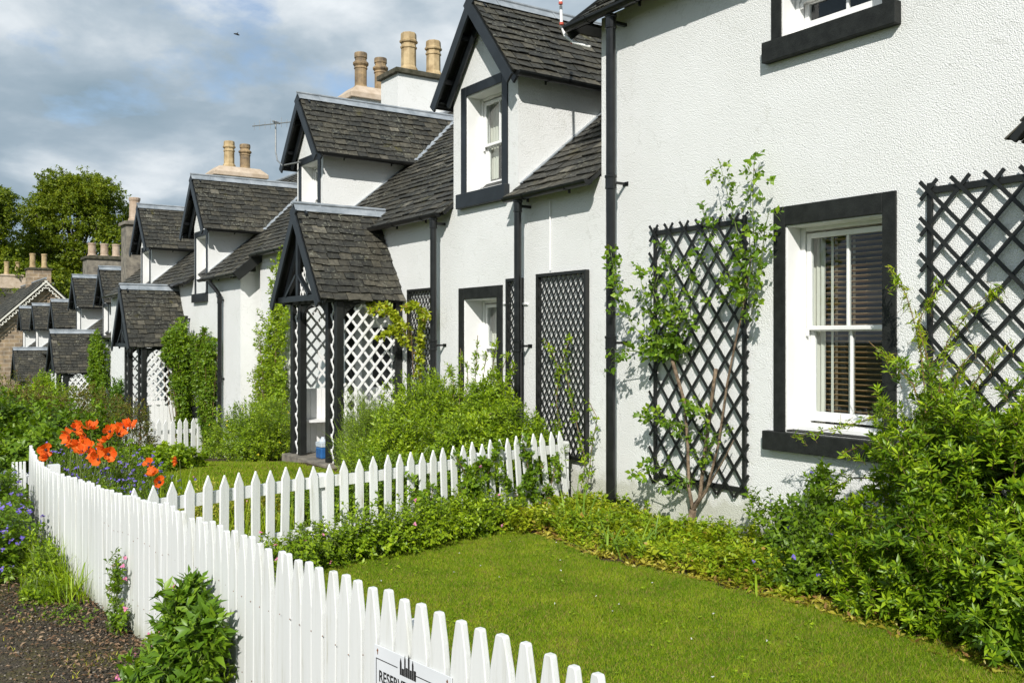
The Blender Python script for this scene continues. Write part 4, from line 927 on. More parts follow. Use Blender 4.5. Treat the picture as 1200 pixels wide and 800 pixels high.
# ------------------------------------------------------------------ the sign on the fence
ys0, ys1, zt0, zb0 = 3.045, 2.60, 0.635, 0.33
def fpt(y, z, off):
    x = float(fence_x(y)); xa, xb = float(fence_x(2.60)), float(fence_x(3.045))
    x = xa + (xb - xa) * (y - 2.60) / 0.445
    return Vector((x - 0.024 - off, y, z))
sn = empty('sign', tuple(fpt(2.82, 0.48, 0.0)), 'small white notice with black lettering screwed to the path fence pickets', 'sign')
dd = (fpt(ys1, 0, 0) - fpt(ys0, 0, 0)).normalized(); nn_ = Vector((dd.y, -dd.x, 0)); nn_ = -nn_ if nn_.x > 0 else nn_
W = (fpt(ys1, 0, 0) - fpt(ys0, 0, 0)).length; tl = fpt(ys0, zt0, 0.006)
def sp(a, b, o=0.0): return tl + dd * a + Vector((0, 0, -b)) + nn_ * o
m = MB(); H = zt0 - zb0; m.prism([tuple(sp(0, 0)), tuple(sp(W, 0)), tuple(sp(W, H)), tuple(sp(0, H))], tuple(nn_ * 0.003)); m.build('sign_plate', M['signwhite'], sn, bevel=0.001)
def rect(mb, a0, b0, a1, b1, o=0.0035): mb.prism([tuple(sp(a0, b0, o)), tuple(sp(a1, b0, o)), tuple(sp(a1, b1, o)), tuple(sp(a0, b1, o))], tuple(nn_ * 0.0006))
m = MB(); bo = 0.012; bt_ = 0.045
rect(m, bo, bt_, 0.145, bt_ + 0.003); rect(m, W - 0.145 - 0.05, bt_, W - bo, bt_ + 0.003); rect(m, bo, bt_, bo + 0.003, H - 0.02); rect(m, W - bo - 0.003, bt_, W - bo, H - 0.02); rect(m, bo, H - 0.02, W - bo, H - 0.017)
rect(m, 0.03, 0.135, W - 0.03, 0.138)
m.build('border_line', M['ink'], sn)
m = MB(); e0 = 0.16       # the little emblem of towers between the two line ends
for a, hh, ww in ((0.0, 0.038, 0.010), (0.012, 0.020, 0.012), (0.026, 0.052, 0.008), (0.036, 0.028, 0.010), (0.048, 0.060, 0.009), (0.059, 0.026, 0.010), (0.071, 0.046, 0.009), (0.082, 0.030, 0.012)):
    rect(m, e0 + a, 0.062 - hh, e0 + a + ww, 0.066)
    if hh > 0.035: m.prism([tuple(sp(e0 + a, 0.062 - hh, 0.0035)), tuple(sp(e0 + a + ww, 0.062 - hh, 0.0035)), tuple(sp(e0 + a + ww / 2, 0.062 - hh - 0.016, 0.0035))], tuple(nn_ * 0.0006))
m.build('emblem', M['ink'], sn)
def text_on(body, size, a, b, name='lettering'):
    c = bpy.data.curves.new(name, 'FONT'); c.body = body; c.size = size; c.extrude = 0.0003; c.offset = size * 0.018; c.align_x = 'LEFT'
    o = bpy.data.objects.new(name, c); col.objects.link(o); c.materials.append(M['ink'])
    up = Vector((0, 0, 1)); mat = Matrix((dd, up, nn_)).transposed().to_4x4(); mat = mat @ Matrix.Diagonal((0.80, 1, 1, 1)); mat.translation = sp(a, b, 0.004) - Vector(sn.location)
    bpy.context.view_layer.update(); me = bpy.data.meshes.new_from_object(o.evaluated_get(bpy.context.evaluated_depsgraph_get())); bpy.data.objects.remove(o); me.transform(mat)
    o = bpy.data.objects.new(name, me); col.objects.link(o); o.parent = sn; return o
text_on('RESERVED PARKING', 0.055, 0.030, 0.122)
m = MB()
for a in (0.022, W - 0.022):
    m.lathe(tuple(sp(a, 0.020, 0.003)), [(0.004, 0), (0.004, 0.004)], 8)
    rect(m, a - 0.002, 0.012, a + 0.002, 0.032, 0.0034)
m.build('rusty_screw', M['rust'], sn)

# ------------------------------------------------------------------ small things on the houses
an = empty('television_aerial', (5.9, 16.05, 4.79), 'grey television aerial on a bent mast above the distant dormers', 'aerial')
p0, p1 = at(331, 194, 16.4), at(325, 188, 16.5); q = at(323, 145, 16.6); b0, b1 = at(296, 148, 16.8), at(342, 143, 16.3)
m = MB(); m.tube([at(352, 190, 16.2), p0, p1, at(323, 178, 16.6), q], 0.014, 8); m.build('mast', M['steel'], an)
m = MB(); m.tube([b0, b1], 0.010, 6)
for k in range(7):
    c = b0 + (b1 - b0) * (k + 0.3) / 7.2; m.tube([c + np.array((0, 0, -0.075)), c + np.array((0, 0, 0.055 + 0.04 * (k % 2)))], 0.004, 5)
c = b0 + (b1 - b0) * 0.58; m.tube([c + np.array((-0.05, -0.03, 0.03)), c + np.array((0.1, 0.05, 0.03))], 0.02, 6); m.build('boom', M['steel'], an)
ap = empty('bent_pole', (6.05, 7.55, 4.62), 'thin white bent pole with red bands rising at the tall house eave', 'pole')
P = [at(692, 55, 9.62), at(672, 50, 9.75), at(662, 42, 9.8), at(658, 30, 9.82), at(657, 0, 9.84), at(656, -60, 9.9)]
m = MB(); m.tube(P, 0.016, 10); m.build('pole_shaft', M['white'], ap, smooth=True)
m = MB()
for (u, v) in ((671, 50), (658, 28), (657, 4)): 
    c = at(u, v, 9.78); m.lathe(tuple(c), [(0.022, -0.012), (0.022, 0.012)], 10)
m.build('band', M['red'], ap)
jg = empty('plastic_jug', tuple(atz(368, 541, 0.04)), 'milky plastic jug half full of blue liquid standing in the porch', 'jug')
J = Vector((5.32, 12.60, 0.036)); jg.location = J
m = MB(); m.box((J.x - 0.07, J.y - 0.10, J.z), (J.x + 0.07, J.y + 0.10, J.z + 0.16)); m.build('liquid_half', M['blueplastic'], jg, bevel=0.02)
m = MB(); m.box((J.x - 0.07, J.y - 0.10, J.z + 0.162), (J.x + 0.07, J.y + 0.10, J.z + 0.23)); m.lathe((J.x, J.y, J.z + 0.23), [(0.06, 0), (0.03, 0.05), (0.025, 0.07)], 12); m.bar((J.x, J.y - 0.09, J.z + 0.23), (J.x, J.y - 0.01, J.z + 0.29), 0.02, 0.02); m.build('jug_top', M['clearplastic'], jg, bevel=0.008)
bd_ = MB(); B = at(277, 40, 40); bd_.prism([(B[0], B[1], B[2]), (B[0] + 0.1, B[1] + 0.05, B[2] + 0.12), (B[0] + 0.06, B[1], B[2] - 0.02)], (0, 0.03, 0.0)); bd_.prism([(B[0], B[1], B[2]), (B[0] - 0.02, B[1] + 0.3, B[2] + 0.10), (B[0] + 0.1, B[1], B[2] - 0.03)], (0.0, 0.0, -0.03)); bd_.tube([(B[0] - 0.1, B[1], B[2]), (B[0] + 0.02, B[1], B[2]), (B[0] + 0.14, B[1], B[2] - 0.03)], [0.01, 0.04, 0.01], 6)
tag(bd_.build('bird', M['bird'], None, origin=tuple(B)), 'tiny dark bird flying in the cloudy sky', 'bird')

# ------------------------------------------------------------------ foliage generators (numpy)
def unit(v): return v / np.maximum(np.linalg.norm(v, axis=-1, keepdims=True), 1e-9)
def perp(d):
    a = np.where(np.abs(d[:, 2:3]) < 0.9, np.array([[0, 0, 1.0]]), np.array([[1.0, 0, 0]]))
    return unit(np.cross(d, a))
def leaves(P, D, W, L, wd, droop=0.15, fold=0.12):
    # P base, D direction, W width direction, L lengths, wd widths: a folded five-point leaf
    N = unit(np.cross(W, D)); N = np.where(N[:, 2:3] < 0, -N, N); L = L[:, None]; wd = wd[:, None]
    mid = P + D * L * 0.45; tip = P + D * L - N * L * droop
    l = mid + W * wd * 0.5 + N * wd * fold; r = mid - W * wd * 0.5 + N * wd * fold
    V = np.stack([P, r, tip, l, mid], 1).reshape(-1, 3); n = len(P); b = np.arange(n)[:, None] * 5
    F = np.concatenate([b + np.array([[0, 1, 4]]), b + np.array([[1, 2, 4]]), b + np.array([[4, 2, 3]]), b + np.array([[0, 4, 3]])])
    return V, F
def merge(parts):
    Vs, Fs, n = [], [], 0
    for V, F in parts:
        Vs.append(V); Fs.append(F + n); n += len(V)
    return np.concatenate(Vs), np.concatenate(Fs)
def shoots(T, D, n, sl, ll, lw, ang=50, droop=0.2, jit=0.25, fold=0.15, tipw=1.0):
    m = len(T); a = perp(D); b = np.cross(D, a); out = []
    sl_ = sl * rng.uniform(0.7, 1.25, m)[:, None]; ph = rng.uniform(0, 6.28, m)
    for k in range(n):
        f = (k + 0.5) / n; az = ph + k * 2.4 + rng.normal(0, 0.2, m)
        R_ = a * np.cos(az)[:, None] + b * np.sin(az)[:, None]
        an = np.radians(ang * (1.15 - 0.55 * f) + rng.normal(0, 9, m))[:, None]
        d = unit(D * np.cos(an) + R_ * np.sin(an) + rng.normal(0, jit * 0.4, (m, 3)))
        W = unit(np.cross(d, D) + rng.normal(0, 0.25, (m, 3)))
        W = unit(W - d * (W * d).sum(1, keepdims=True))
        s = rng.uniform(0.65, 1.25, m) * (0.75 + 0.35 * math.sin(math.pi * min(f + 0.2, 1)))
        out.append(leaves(T - D * sl_ * (1 - f), d, W, ll * s, lw * s, droop, fold))
    return merge(out)
def twigs(T, D, sl, r=0.003, back=None):
    m = len(T); a = perp(D); b = np.cross(D, a); P0 = T - D * sl if back is None else back; V = []
    for P, rr in ((P0, r), (T, r * 0.5)):
        for k in range(3): V.append(P + (a * math.cos(2.094 * k) + b * math.sin(2.094 * k)) * rr)
    V = np.stack(V, 1).reshape(-1, 3); q = np.arange(m)[:, None] * 6; F = []
    for k in range(3):
        k2 = (k + 1) % 3; F += [q + np.array([[k, k2, 3 + k2]]), q + np.array([[k, 3 + k2, 3 + k]])]
    return V, np.concatenate(F)
def blob_pts(blobs, n, inner=0.5, lump=0.16):
    vol = np.array([(b[3] * b[4] * b[5]) ** 0.67 for b in blobs]); idx = rng.choice(len(blobs), n, p=vol / vol.sum())
    B = np.array(blobs)[idx]; d = unit(rng.normal(size=(n, 3))); 
    k = 5.0; ph = B[:, :1] * 3.1 + B[:, 1:2] * 1.7
    lum = 1 + lump * (np.sin(d[:, 0:1] * k + ph) + np.sin(d[:, 1:2] * k * 1.3 + 2 * ph) + np.sin(d[:, 2:3] * k * 1.1 - ph)) / 1.5
    r = inner + (1.0 - inner) * rng.random((n, 1)) ** 0.6; r = r * lum
    return B[:, :3] + d * r * B[:, 3:6], unit(d / B[:, 3:6])
def ribbons(P, D, L, W, grav, segs=6, twist=0.15):
    m = len(P); d = D.copy(); p = P.copy(); w = unit(np.cross(d, np.array([[0, 0, 1.0]])) + rng.normal(0, 0.12, (m, 3))); V = []
    for k in range(segs + 1):
        f = k / segs; ww = (W * (0.75 + 0.35 * math.sin(math.pi * min(1, f + 0.15))) * (1 - f ** 3))[:, None]
        V += [p - w * ww / 2, p + w * ww / 2]
        p = p + d * (L / segs)[:, None]; d = unit(d + np.array([[0, 0, -1.0]]) * (grav * (0.4 + f) / segs * 1.6)[:, None])
    V = np.stack(V, 1).reshape(-1, 3); c = (segs + 1) * 2; q = np.arange(m)[:, None] * c; F = []
    for k in range(segs): F += [q + np.array([[2*k, 2*k+1, 2*k+3]]), q + np.array([[2*k, 2*k+3, 2*k+2]])]
    return V, np.concatenate(F)
def put(part, name, mat, parent): return tri_mesh(name, part[0], part[1], mat, parent)
def sprays(lines, per, jr=0.03, ddir=None, up=0.25, rate=None):
    # points and outward directions along 3-D polylines, for leaves on climbing canes
    P, D = [], []
    for ln in lines:
        ln = np.array(ln, float); seg = np.linalg.norm(np.diff(ln, axis=0), axis=1); cum = np.concatenate([[0], np.cumsum(seg)]); n = max(2, int(cum[-1] * per))
        s = rng.uniform(0, cum[-1], n); pts = np.stack([np.interp(s, cum, ln[:, i]) for i in range(3)], 1)
        i = np.clip(np.searchsorted(cum, s) - 1, 0, len(seg) - 1); t = (ln[i + 1] - ln[i]) / seg[i][:, None]
        d = unit(rng.normal(size=(n, 3)) * 0.8 + t * 0.5 + np.array([[-0.35, 0, up]])); P.append(pts); D.append(d)
    return np.concatenate(P), np.concatenate(D)

def plant(name, label, cat, base, blobs, n, mat, nl=8, sl=0.12, ll=0.05, lw=0.018, ang=50, up=0.5, droop=0.2, inner=0.5, lump=0.16, stem='stem', nst=26, xmax=None, zmin=None, group=None, flowers=(), kind=None, twig=True, stemr=0.008):
    base = np.array(base, float); root = empty(name, tuple(base), label, cat, group)
    T, O = blob_pts(blobs, n, inner, lump)
    k = T[:, 2] > (GZ(T[:, 1]) + (0.02 if zmin is None else zmin))
    if xmax is not None: k &= T[:, 0] < xmax
    T, O = T[k], O[k]; D = unit(O + np.array([[0, 0, up]]) + rng.normal(0, 0.35, O.shape))
    f = put(shoots(T, D, nl, sl, ll, lw, ang, droop), 'foliage', LM[mat], root)
    if stem:
        m = MB(); idx = rng.choice(len(T), min(nst, len(T)), replace=False)
        for i in idx:
            e = T[i]; b0 = base + np.array([(e[0] - base[0]) * 0.25, (e[1] - base[1]) * 0.25, 0]); b0[2] = gz(b0[1])
            md = b0 * 0.45 + e * 0.55 + np.array([0, 0, 0.08]); m.tube([tuple(b0), tuple(md), tuple(e)], [stemr, stemr * 0.7, stemr * 0.35], 5, caps=False)
        s = m.build('stem', M[stem], root)
        if twig: put(twigs(T, D, sl * 1.2, 0.0022), 'twigs', M[stem], root)
    for fm, cnt, size, nm in flowers:
        i = rng.choice(len(T), min(cnt, len(T)), replace=False); Fd = unit(D[i] * 0.8 + np.array([[-0.6, -0.6, 0.4]])); Fp = T[i] + unit(D[i] + np.array([[-0.5, -0.5, 0.5]])) * ll * 0.9
        put(shoots(Fp, Fd, 5, 0.002, size, size * 0.8, 72, 0.05, 0.05), nm, M[fm], root)
        ctr = shoots(Fp + Fd * 0.004, Fd, 3, 0.002, size * 0.25, size * 0.2, 60); put(ctr, nm + '_centre', M['yellow'], root) if fm != 'yellow' else None
    return root, T, D

# ------------------------------------------------------------------ lawns
def lawn_blades(name, label, inside, box, n, hmin, hmax, w):
    P = np.stack([rng.uniform(box[0], box[1], n), rng.uniform(box[2], box[3], n)], 1); P = P[inside(P[:, 0], P[:, 1])]; m = len(P)
    z = GZ(P[:, 1]) + 0.014; B = np.column_stack([P, z]); az = rng.uniform(0, 6.28, m)
    patch = 0.5 + 0.5 * np.sin(P[:, 0] * 3.1 + 1.3 * np.sin(P[:, 1] * 2.3)) * np.cos(P[:, 1] * 2.7 + P[:, 0])
    h = rng.uniform(hmin, hmax, m) * (0.75 + 0.4 * patch); W = np.stack([np.cos(az), np.sin(az), np.zeros(m)], 1) * (w * rng.uniform(0.6, 1.3, m))[:, None]
    lean = rng.normal(0, 0.55, (m, 2)) * h[:, None]; tip = B + np.column_stack([lean, h])
    V = np.stack([B - W / 2, B + W / 2, tip], 1).reshape(-1, 3); F = np.arange(m * 3).reshape(-1, 3)
    return tag(tri_mesh(name, V, F, LM['grass']), label, 'grass', None, 'stuff')
lawn_blades('lawn_grass', 'short mown green grass of the near lawn', lawn_in, (1.5, 5.4, 0.8, 7.1), 620000, 0.010, 0.026, 0.0036)
lawn_blades('lawn_grass', 'mown grass of the lawn beyond the dividing fence', lawn2_in, (1.6, 5.2, 8.4, 15.5), 110000, 0.02, 0.045, 0.009)
nw = 1500; P = np.column_stack([rng.uniform(1.6, 5.2, nw), rng.uniform(1.0, 7.0, nw)]); P = P[lawn_in(P[:, 0], P[:, 1]) & (np.sin(P[:, 0] * 4.1 + 2 * np.cos(P[:, 1] * 2.2)) * np.sin(P[:, 1] * 3.3) > 0.1)]; B = np.column_stack([P, np.full(len(P), 0.030)])
tag(tri_mesh('lawn_weeds', *shoots(B, unit(np.column_stack([rng.normal(0, .2, (len(B), 2)), np.ones(len(B))])), 5, 0.008, 0.020, 0.014, 74, 0.2), LM['bright']), 'patches of clover and small rosettes growing in the near lawn', 'weeds', None, 'stuff')
nd = 46; P = np.column_stack([rng.uniform(2.0, 4.8, nd), rng.uniform(1.5, 6.7, nd)]); P = P[lawn_in(P[:, 0], P[:, 1])]; B = np.column_stack([P, np.full(len(P), 0.045)])
tag(tri_mesh('daisies', *shoots(B, np.tile([[0, 0, 1.0]], (len(B), 1)), 6, 0.002, 0.009, 0.006, 80), M['white']), 'scattered tiny white daisies and petals in the near lawn', 'daisies', None, 'stuff')

# ------------------------------------------------------------------ path litter
def pebbles(name, label, mat, n, box, inside, smin, smax, flat=0.6):
    P = np.stack([rng.uniform(box[0], box[1], n), rng.uniform(box[2], box[3], n)], 1); P = P[inside(P[:, 0], P[:, 1])]; m = len(P)
    s = rng.uniform(smin, smax, m) * rng.uniform(0.6, 1.4, m); B = np.column_stack([P, GZ(P[:, 1]) + 0.014 + s * 0.2])
    O = np.array([[1, 0, 0], [0, 1, 0], [-1, 0, 0], [0, -1, 0], [0, 0, 1], [0, 0, -1.0]]); az = rng.uniform(0, 6.28, m); c, q = np.cos(az), np.sin(az)
    J = O[None] * rng.uniform(0.6, 1.2, (m, 6, 1)) * s[:, None, None]; J[:, :, 2] *= flat
    X = J[:, :, 0] * c[:, None] - J[:, :, 1] * q[:, None]; Y = J[:, :, 0] * q[:, None] + J[:, :, 1] * c[:, None]
    V = (np.stack([X, Y, J[:, :, 2]], -1) + B[:, None]).reshape(-1, 3); b = np.arange(m)[:, None] * 6; F = []
    for k in range(4):
        k2 = (k + 1) % 4; F += [b + np.array([[k, k2, 4]]), b + np.array([[k2, k, 5]])]
    return tag(tri_mesh(name, V, np.concatenate(F), mat), label, 'gravel', None, 'stuff')
def stone_mat(name, stops):
    m, nt, b = newmat(name); g = nn(nt, 'ShaderNodeNewGeometry'); nt.links.new(ramp(nt, stops, g.outputs['Random Per Island']), b.inputs['Base Color']); b.inputs['Roughness'].default_value = 0.85; return m
M['pebble'] = stone_mat('path_pebbles', [(0, (0.020, 0.016, 0.010)), (0.6, (0.048, 0.037, 0.024)), (0.9, (0.085, 0.068, 0.050)), (1.0, (0.26, 0.23, 0.19))])
pebbles('path_gravel', 'small dark stones loose on the path', M['pebble'], 60000, (-1.0, 1.6, 2.4, 9.0), path_in, 0.003, 0.011)
edge = lambda x, y: path_in(x, y) & (rng.random(len(x)) < np.clip(1.15 - (fence_x(y) - x) * 1.3, 0.03, 1))
n = 9000; P = np.stack([rng.uniform(0.0, 1.5, n), rng.uniform(3.0, 8.2, n)], 1); P = P[edge(P[:, 0], P[:, 1])]; m = len(P); B = np.column_stack([P, np.full(m, 0.026) + rng.random(m) * 0.008])
d = unit(np.column_stack([rng.normal(size=(m, 2)), rng.normal(0, 0.15, m)])); Wd = unit(np.cross(d, np.array([[0, 0, 1.0]])) + rng.normal(0, 0.2, (m, 3)))
tag(tri_mesh('path_litter', *leaves(B, d, Wd, rng.uniform(0.015, 0.042, m), rng.uniform(0.008, 0.02, m), 0.1, 0.3), LM['litter']), 'dead leaves and bark chips gathered along the foot of the fence', 'litter', None, 'stuff')
def tufts(name, label, n, box, inside, h, w, mat, prob=None):
    P = np.stack([rng.uniform(box[0], box[1], n), rng.uniform(box[2], box[3], n)], 1); k = inside(P[:, 0], P[:, 1])
    k &= (np.sin(P[:, 0] * 6 + 2 * np.sin(P[:, 1] * 3)) * np.cos(P[:, 1] * 5 + P[:, 0] * 2) > 0.25); P = P[k]; m = len(P); B = np.column_stack([P, GZ(P[:, 1]) + 0.01])
    D = unit(np.column_stack([rng.normal(0, 0.7, (m, 2)), np.ones(m)])); return tag(tri_mesh(name, *ribbons(B, D, rng.uniform(0.5, 1.2, m) * h, rng.uniform(0.6, 1.2, m) * w, np.full(m, 0.5), 2), LM[mat]), label, 'grass', None, 'stuff')
tufts('path_weeds', 'low weeds and moss patches creeping over the gravel path', 9000, (-0.6, 1.5, 3.2, 9), lambda x, y: path_in(x, y) & (rng.random(len(x)) < np.where(fence_x(y) - x < 0.5, 0.8, 0.12)), 0.035, 0.006, 'straw')

# ------------------------------------------------------------------ the big glossy shrub on the right
plant('glossy_shrub', 'large glossy green shrub with whorled narrow leaves filling the bed below the right-hand trellis', 'shrub', (5.4, 3.0, 0),
    [(5.40, 3.15, 0.62, 0.58, 0.72, 0.66), (5.55, 2.35, 0.72, 0.62, 0.62, 0.72), (5.35, 1.60, 0.65, 0.60, 0.60, 0.68), (5.22, 3.62, 0.26, 0.26, 0.28, 0.27), (5.62, 3.45, 0.95, 0.34, 0.36, 0.42), (5.05, 2.75, 0.40, 0.38, 0.5, 0.42), (5.08, 3.35, 0.22, 0.26, 0.5, 0.24), (5.0, 2.3, 0.3, 0.3, 0.4, 0.3), (5.75, 2.75, 1.12, 0.28, 0.45, 0.34)],
    7600, 'shrub', nl=13, sl=0.060, ll=0.062, lw=0.0195, ang=62, up=0.75, droop=0.12, inner=0.60, lump=0.30, stem='redstem', xmax=6.0, nst=50)
# tall sprigs of another bush leaning on the wall and trellis behind it
wr = empty('sprigged_shrub', (5.85, 3.85, 0), 'loose pale-leaved shrub sending sprigs up the wall beside the sash window', 'shrub')
def W6(u, v, x=5.93): return tuple(atx(u, v, x))
lines = [[(5.8, 3.7, 0.9), W6(1085, 470, 5.8), W6(1078, 400, 5.85), W6(1062, 345, 5.9), W6(1040, 312, 5.95)],
         [(5.8, 3.6, 0.9), W6(1100, 460, 5.8), W6(1110, 400, 5.85), W6(1140, 360, 5.9), W6(1172, 335, 5.95)],
         [(5.8, 3.7, 0.8), W6(1080, 500, 5.8), W6(1030, 488, 5.75), W6(985, 500, 5.7), W6(930, 512, 5.75)],
         [(5.8, 3.7, 0.8), W6(1060, 520, 5.7), W6(1015, 520, 5.65), W6(985, 532, 5.6)],
         [(5.8, 3.6, 0.9), W6(1090, 430, 5.8), W6(1075, 380, 5.85), W6(1100, 330, 5.9)],
         [(5.8, 3.6, 0.9), W6(1070, 450, 5.8), W6(1040, 420, 5.85), W6(1018, 400, 5.9)],
         [(5.8, 3.3, 0.9), W6(1130, 470, 5.8), W6(1160, 420, 5.85), W6(1185, 400, 5.9)],
         [(5.8, 3.3, 0.9), W6(1110, 480, 5.75), W6(1125, 430, 5.8), W6(1150, 400, 5.85)],
         [(5.8, 3.7, 0.8), W6(1065, 560, 5.7), W6(1000, 560, 5.6), W6(968, 575, 5.55)]]
P, D = sprays(lines, 26); put(shoots(P, D, 9, 0.09, 0.050, 0.012, 42, 0.05), 'foliage', LM['bright'], wr)
P2_, D2_ = sprays(lines[:3] + lines[4:8], 10); put(shoots(P2_, D2_, 9, 0.08, 0.045, 0.012, 40, 0.05), 'young_foliage', LM['lime'], wr)
m = MB()
for ln in lines: m.tube(ln, [0.008, 0.006, 0.004, 0.003, 0.002][:len(ln)], 6)
m.build('stem', M['redstem'], wr); put(twigs(P, D, 0.10, 0.002), 'twigs', M['redstem'], wr)

# ------------------------------------------------------------------ climbing rose on the trellis
rs = empty('climbing_rose', (6.0, 6.05, 0), 'climbing rose with bare brown trunk trained over the black trellis', 'rose')
m = MB()
def U(u, v, x=6.02): return tuple(atx(u, v, x))
trunk = [U(811, 640, 5.97), U(809, 615, 5.97), U(812, 597, 5.98)]
m.tube(trunk, [0.045, 0.036, 0.033], 10)
m.tube([trunk[-1], U(807, 570), U(806, 520), U(802, 470), U(790, 430), U(786, 415)], [0.017, 0.016, 0.014, 0.014, 0.018, 0.012], 9)
m.tube([trunk[-1], U(820, 585), U(824, 545), U(831, 490), U(837, 445), U(839, 432)], [0.022, 0.018, 0.016, 0.015, 0.015, 0.017], 9)
m.tube([trunk[-1], U(828, 575), U(842, 520), U(852, 450), U(862, 400), U(872, 355), U(880, 300)], [0.012, 0.011, 0.011, 0.010, 0.009, 0.008, 0.006], 7)
m.tube([U(809, 595), U(830, 570), U(850, 535), U(860, 515)], [0.009, 0.008, 0.007, 0.004], 6)
m.build('trunk', M['bark'], rs, smooth=True)
canes = [[U(788, 418), U(768, 408), U(740, 380, 5.92), U(722, 330, 5.88), U(715, 290, 5.9)], [U(788, 418), U(770, 395, 5.92), U(755, 350, 5.88), U(748, 310, 5.9)],
    [U(788, 418), U(792, 380, 5.92), U(790, 330, 5.9), U(778, 290, 5.92)], [U(788, 418), U(750, 412, 5.9), U(728, 410, 5.85), U(716, 425, 5.85)],
    [U(786, 415), U(800, 390, 5.93), U(812, 350, 5.93), U(806, 300, 5.95)], [U(786, 415), U(776, 370, 5.86), U(765, 340, 5.84), U(775, 315, 5.86)],
    [U(880, 330, 5.98), U(884, 290, 5.95), U(882, 240, 5.95), U(884, 185, 5.97)], [U(872, 355), U(870, 300, 5.93), U(860, 255, 5.92), U(848, 210, 5.95), U(843, 188, 5.97)],
    [U(872, 360), U(850, 310, 5.92), U(830, 270, 5.93), U(822, 240, 5.95)], [U(875, 350), U(892, 310, 5.93), U(896, 270, 5.92), U(902, 245, 5.93)],
    [U(878, 340), U(862, 320, 5.9), U(848, 330, 5.9), U(838, 350, 5.92)], [U(880, 350, 5.95), U(888, 335, 5.92), U(880, 370, 5.92), U(868, 375, 5.94)],
    [U(806, 520), U(785, 495, 5.95), U(765, 480, 5.92), U(748, 488, 5.92)], [U(806, 500), U(795, 495, 5.95), U(785, 500, 5.93)], [U(806, 560), U(785, 548, 5.95), U(765, 545, 5.9), U(747, 555, 5.9)], [U(806, 565), U(780, 570, 5.93), U(762, 560, 5.9)],
    [U(822, 545), U(838, 510, 5.95), U(850, 505, 5.95)], [U(804, 480), U(815, 470, 5.95), U(830, 495, 5.95)]]
m = MB()
for ln in canes: m.tube(ln, [0.006, 0.005, 0.004, 0.0025, 0.002][:len(ln)], 6)
m.build('cane', M['stem'], rs)
P, D = sprays(canes[:6], 40, up=0.1); Q, E_ = sprays(canes[6:12], 26, up=0.15); S, G_ = sprays(canes[12:], 34, up=0.1)
P, D = np.concatenate([P, Q, S]), np.concatenate([D, E_, G_]); P = P + rng.normal(0, 0.035, P.shape) * np.array([1, 1.4, 1.2]); P[:, 0] = np.minimum(P[:, 0], 6.08)
T = P + D * 0.07; T[:, 0] = np.minimum(T[:, 0], 6.09)
put(shoots(T, D, 5, 0.085, 0.058, 0.040, 62, 0.12, fold=0.10), 'foliage', LM['rose'], rs); put(twigs(T, D, 0.09, 0.0015), 'twigs', M['stem'], rs)
B = np.array([U(884, 184, 5.97), U(842, 188, 5.97), U(884, 200, 5.95), U(822, 238, 5.95), U(713, 288, 5.9), U(868, 245, 5.9)]); put(shoots(B, np.tile(unit(np.array([[-.2, 0, 1.0]])), (len(B), 1)), 6, 0.01, 0.022, 0.012, 18), 'bud', LM['brownish'], rs)

# ------------------------------------------------------------------ bed along the wall
plant('periwinkle', 'blue-flowered leafy plant against the white wall between the trellis and the glossy shrub', 'plant', (5.7, 4.7, 0), [(5.70, 4.35, 0.36, 0.30, 0.34, 0.40), (5.82, 4.85, 0.26, 0.22, 0.34, 0.34), (5.45, 4.25, 0.22, 0.30, 0.3, 0.26), (5.85, 4.55, 0.62, 0.12, 0.13, 0.22), (5.45, 3.95, 0.22, 0.25, 0.3, 0.24), (5.25, 4.2, 0.15, 0.25, 0.3, 0.18)], 1050, 'mid', nl=7, sl=0.12, ll=0.058, lw=0.032, ang=60, up=0.9, xmax=6.08, flowers=(('violet', 16, 0.021, 'blossom'),), inner=0.25, lump=0.3)
plant('seedling', 'small upright leafy plant standing against the wall just right of the air vent', 'plant', (5.98, 4.80, 0), [(5.98, 4.72, 0.40, 0.07, 0.16, 0.34)], 60, 'rose', nl=7, sl=0.14, ll=0.055, lw=0.028, ang=60, up=1.2, xmax=6.08)
def cover(name, label, pts_fn, n, mat, h, ll, lw, nl=6, ang=70, kind='stuff', cat='ground cover'):
    P = pts_fn(n); m = len(P); hh = h * rng.uniform(0.35, 1.1, m) * (0.75 + 0.35 * np.sin(P[:, 0] * 5 + P[:, 1] * 4)); T = np.column_stack([P, GZ(P[:, 1]) + hh])
    D = unit(np.column_stack([rng.normal(0, 0.3, (m, 2)), np.ones(m)])); a = shoots(T, D, nl, min(0.07, h * 0.5), ll, lw, ang, 0.22)
    o = tri_mesh(name, *merge([a, twigs(T, D, hh.mean(), 0.0018)]), LM[mat]); return tag(o, label, cat, None, kind)
def bedpts(n):
    y = rng.uniform(4.1, 7.45, n); lo = 4.88 + 0.10 * np.sin(y * 1.9) + np.clip((6.9 - 0) * 0, 0, 0); x = rng.uniform(0, 1, n) ** 0.8 * (6.08 - lo) + lo; return np.stack([x, y], 1)
cover('ground_cover', 'lime-green leafy ground cover along the foot of the white wall', lambda n: bedpts(n), 1500, 'lime', 0.15, 0.055, 0.036)
cover('ground_cover', 'mid-green leaves mixed through the ground cover by the wall', lambda n: bedpts(n), 1500, 'bright', 0.19, 0.05, 0.026)
def bededge(n):
    y = rng.uniform(2.6, 7.0, n); x = 4.80 + 0.10 * np.sin(y * 1.9) + np.abs(rng.normal(0, 0.22, n)); return np.stack([x, y], 1)
cover('wilting_leaves', 'yellowing fallen and wilting leaves at the edge of the lawn', bededge, 560, 'yellowing', 0.045, 0.055, 0.026, 5, 85)
def bedcorner(n):
    x = rng.uniform(4.6, 5.9, n); return np.stack([x, rng.uniform(6.75, 7.45, n)], 1)
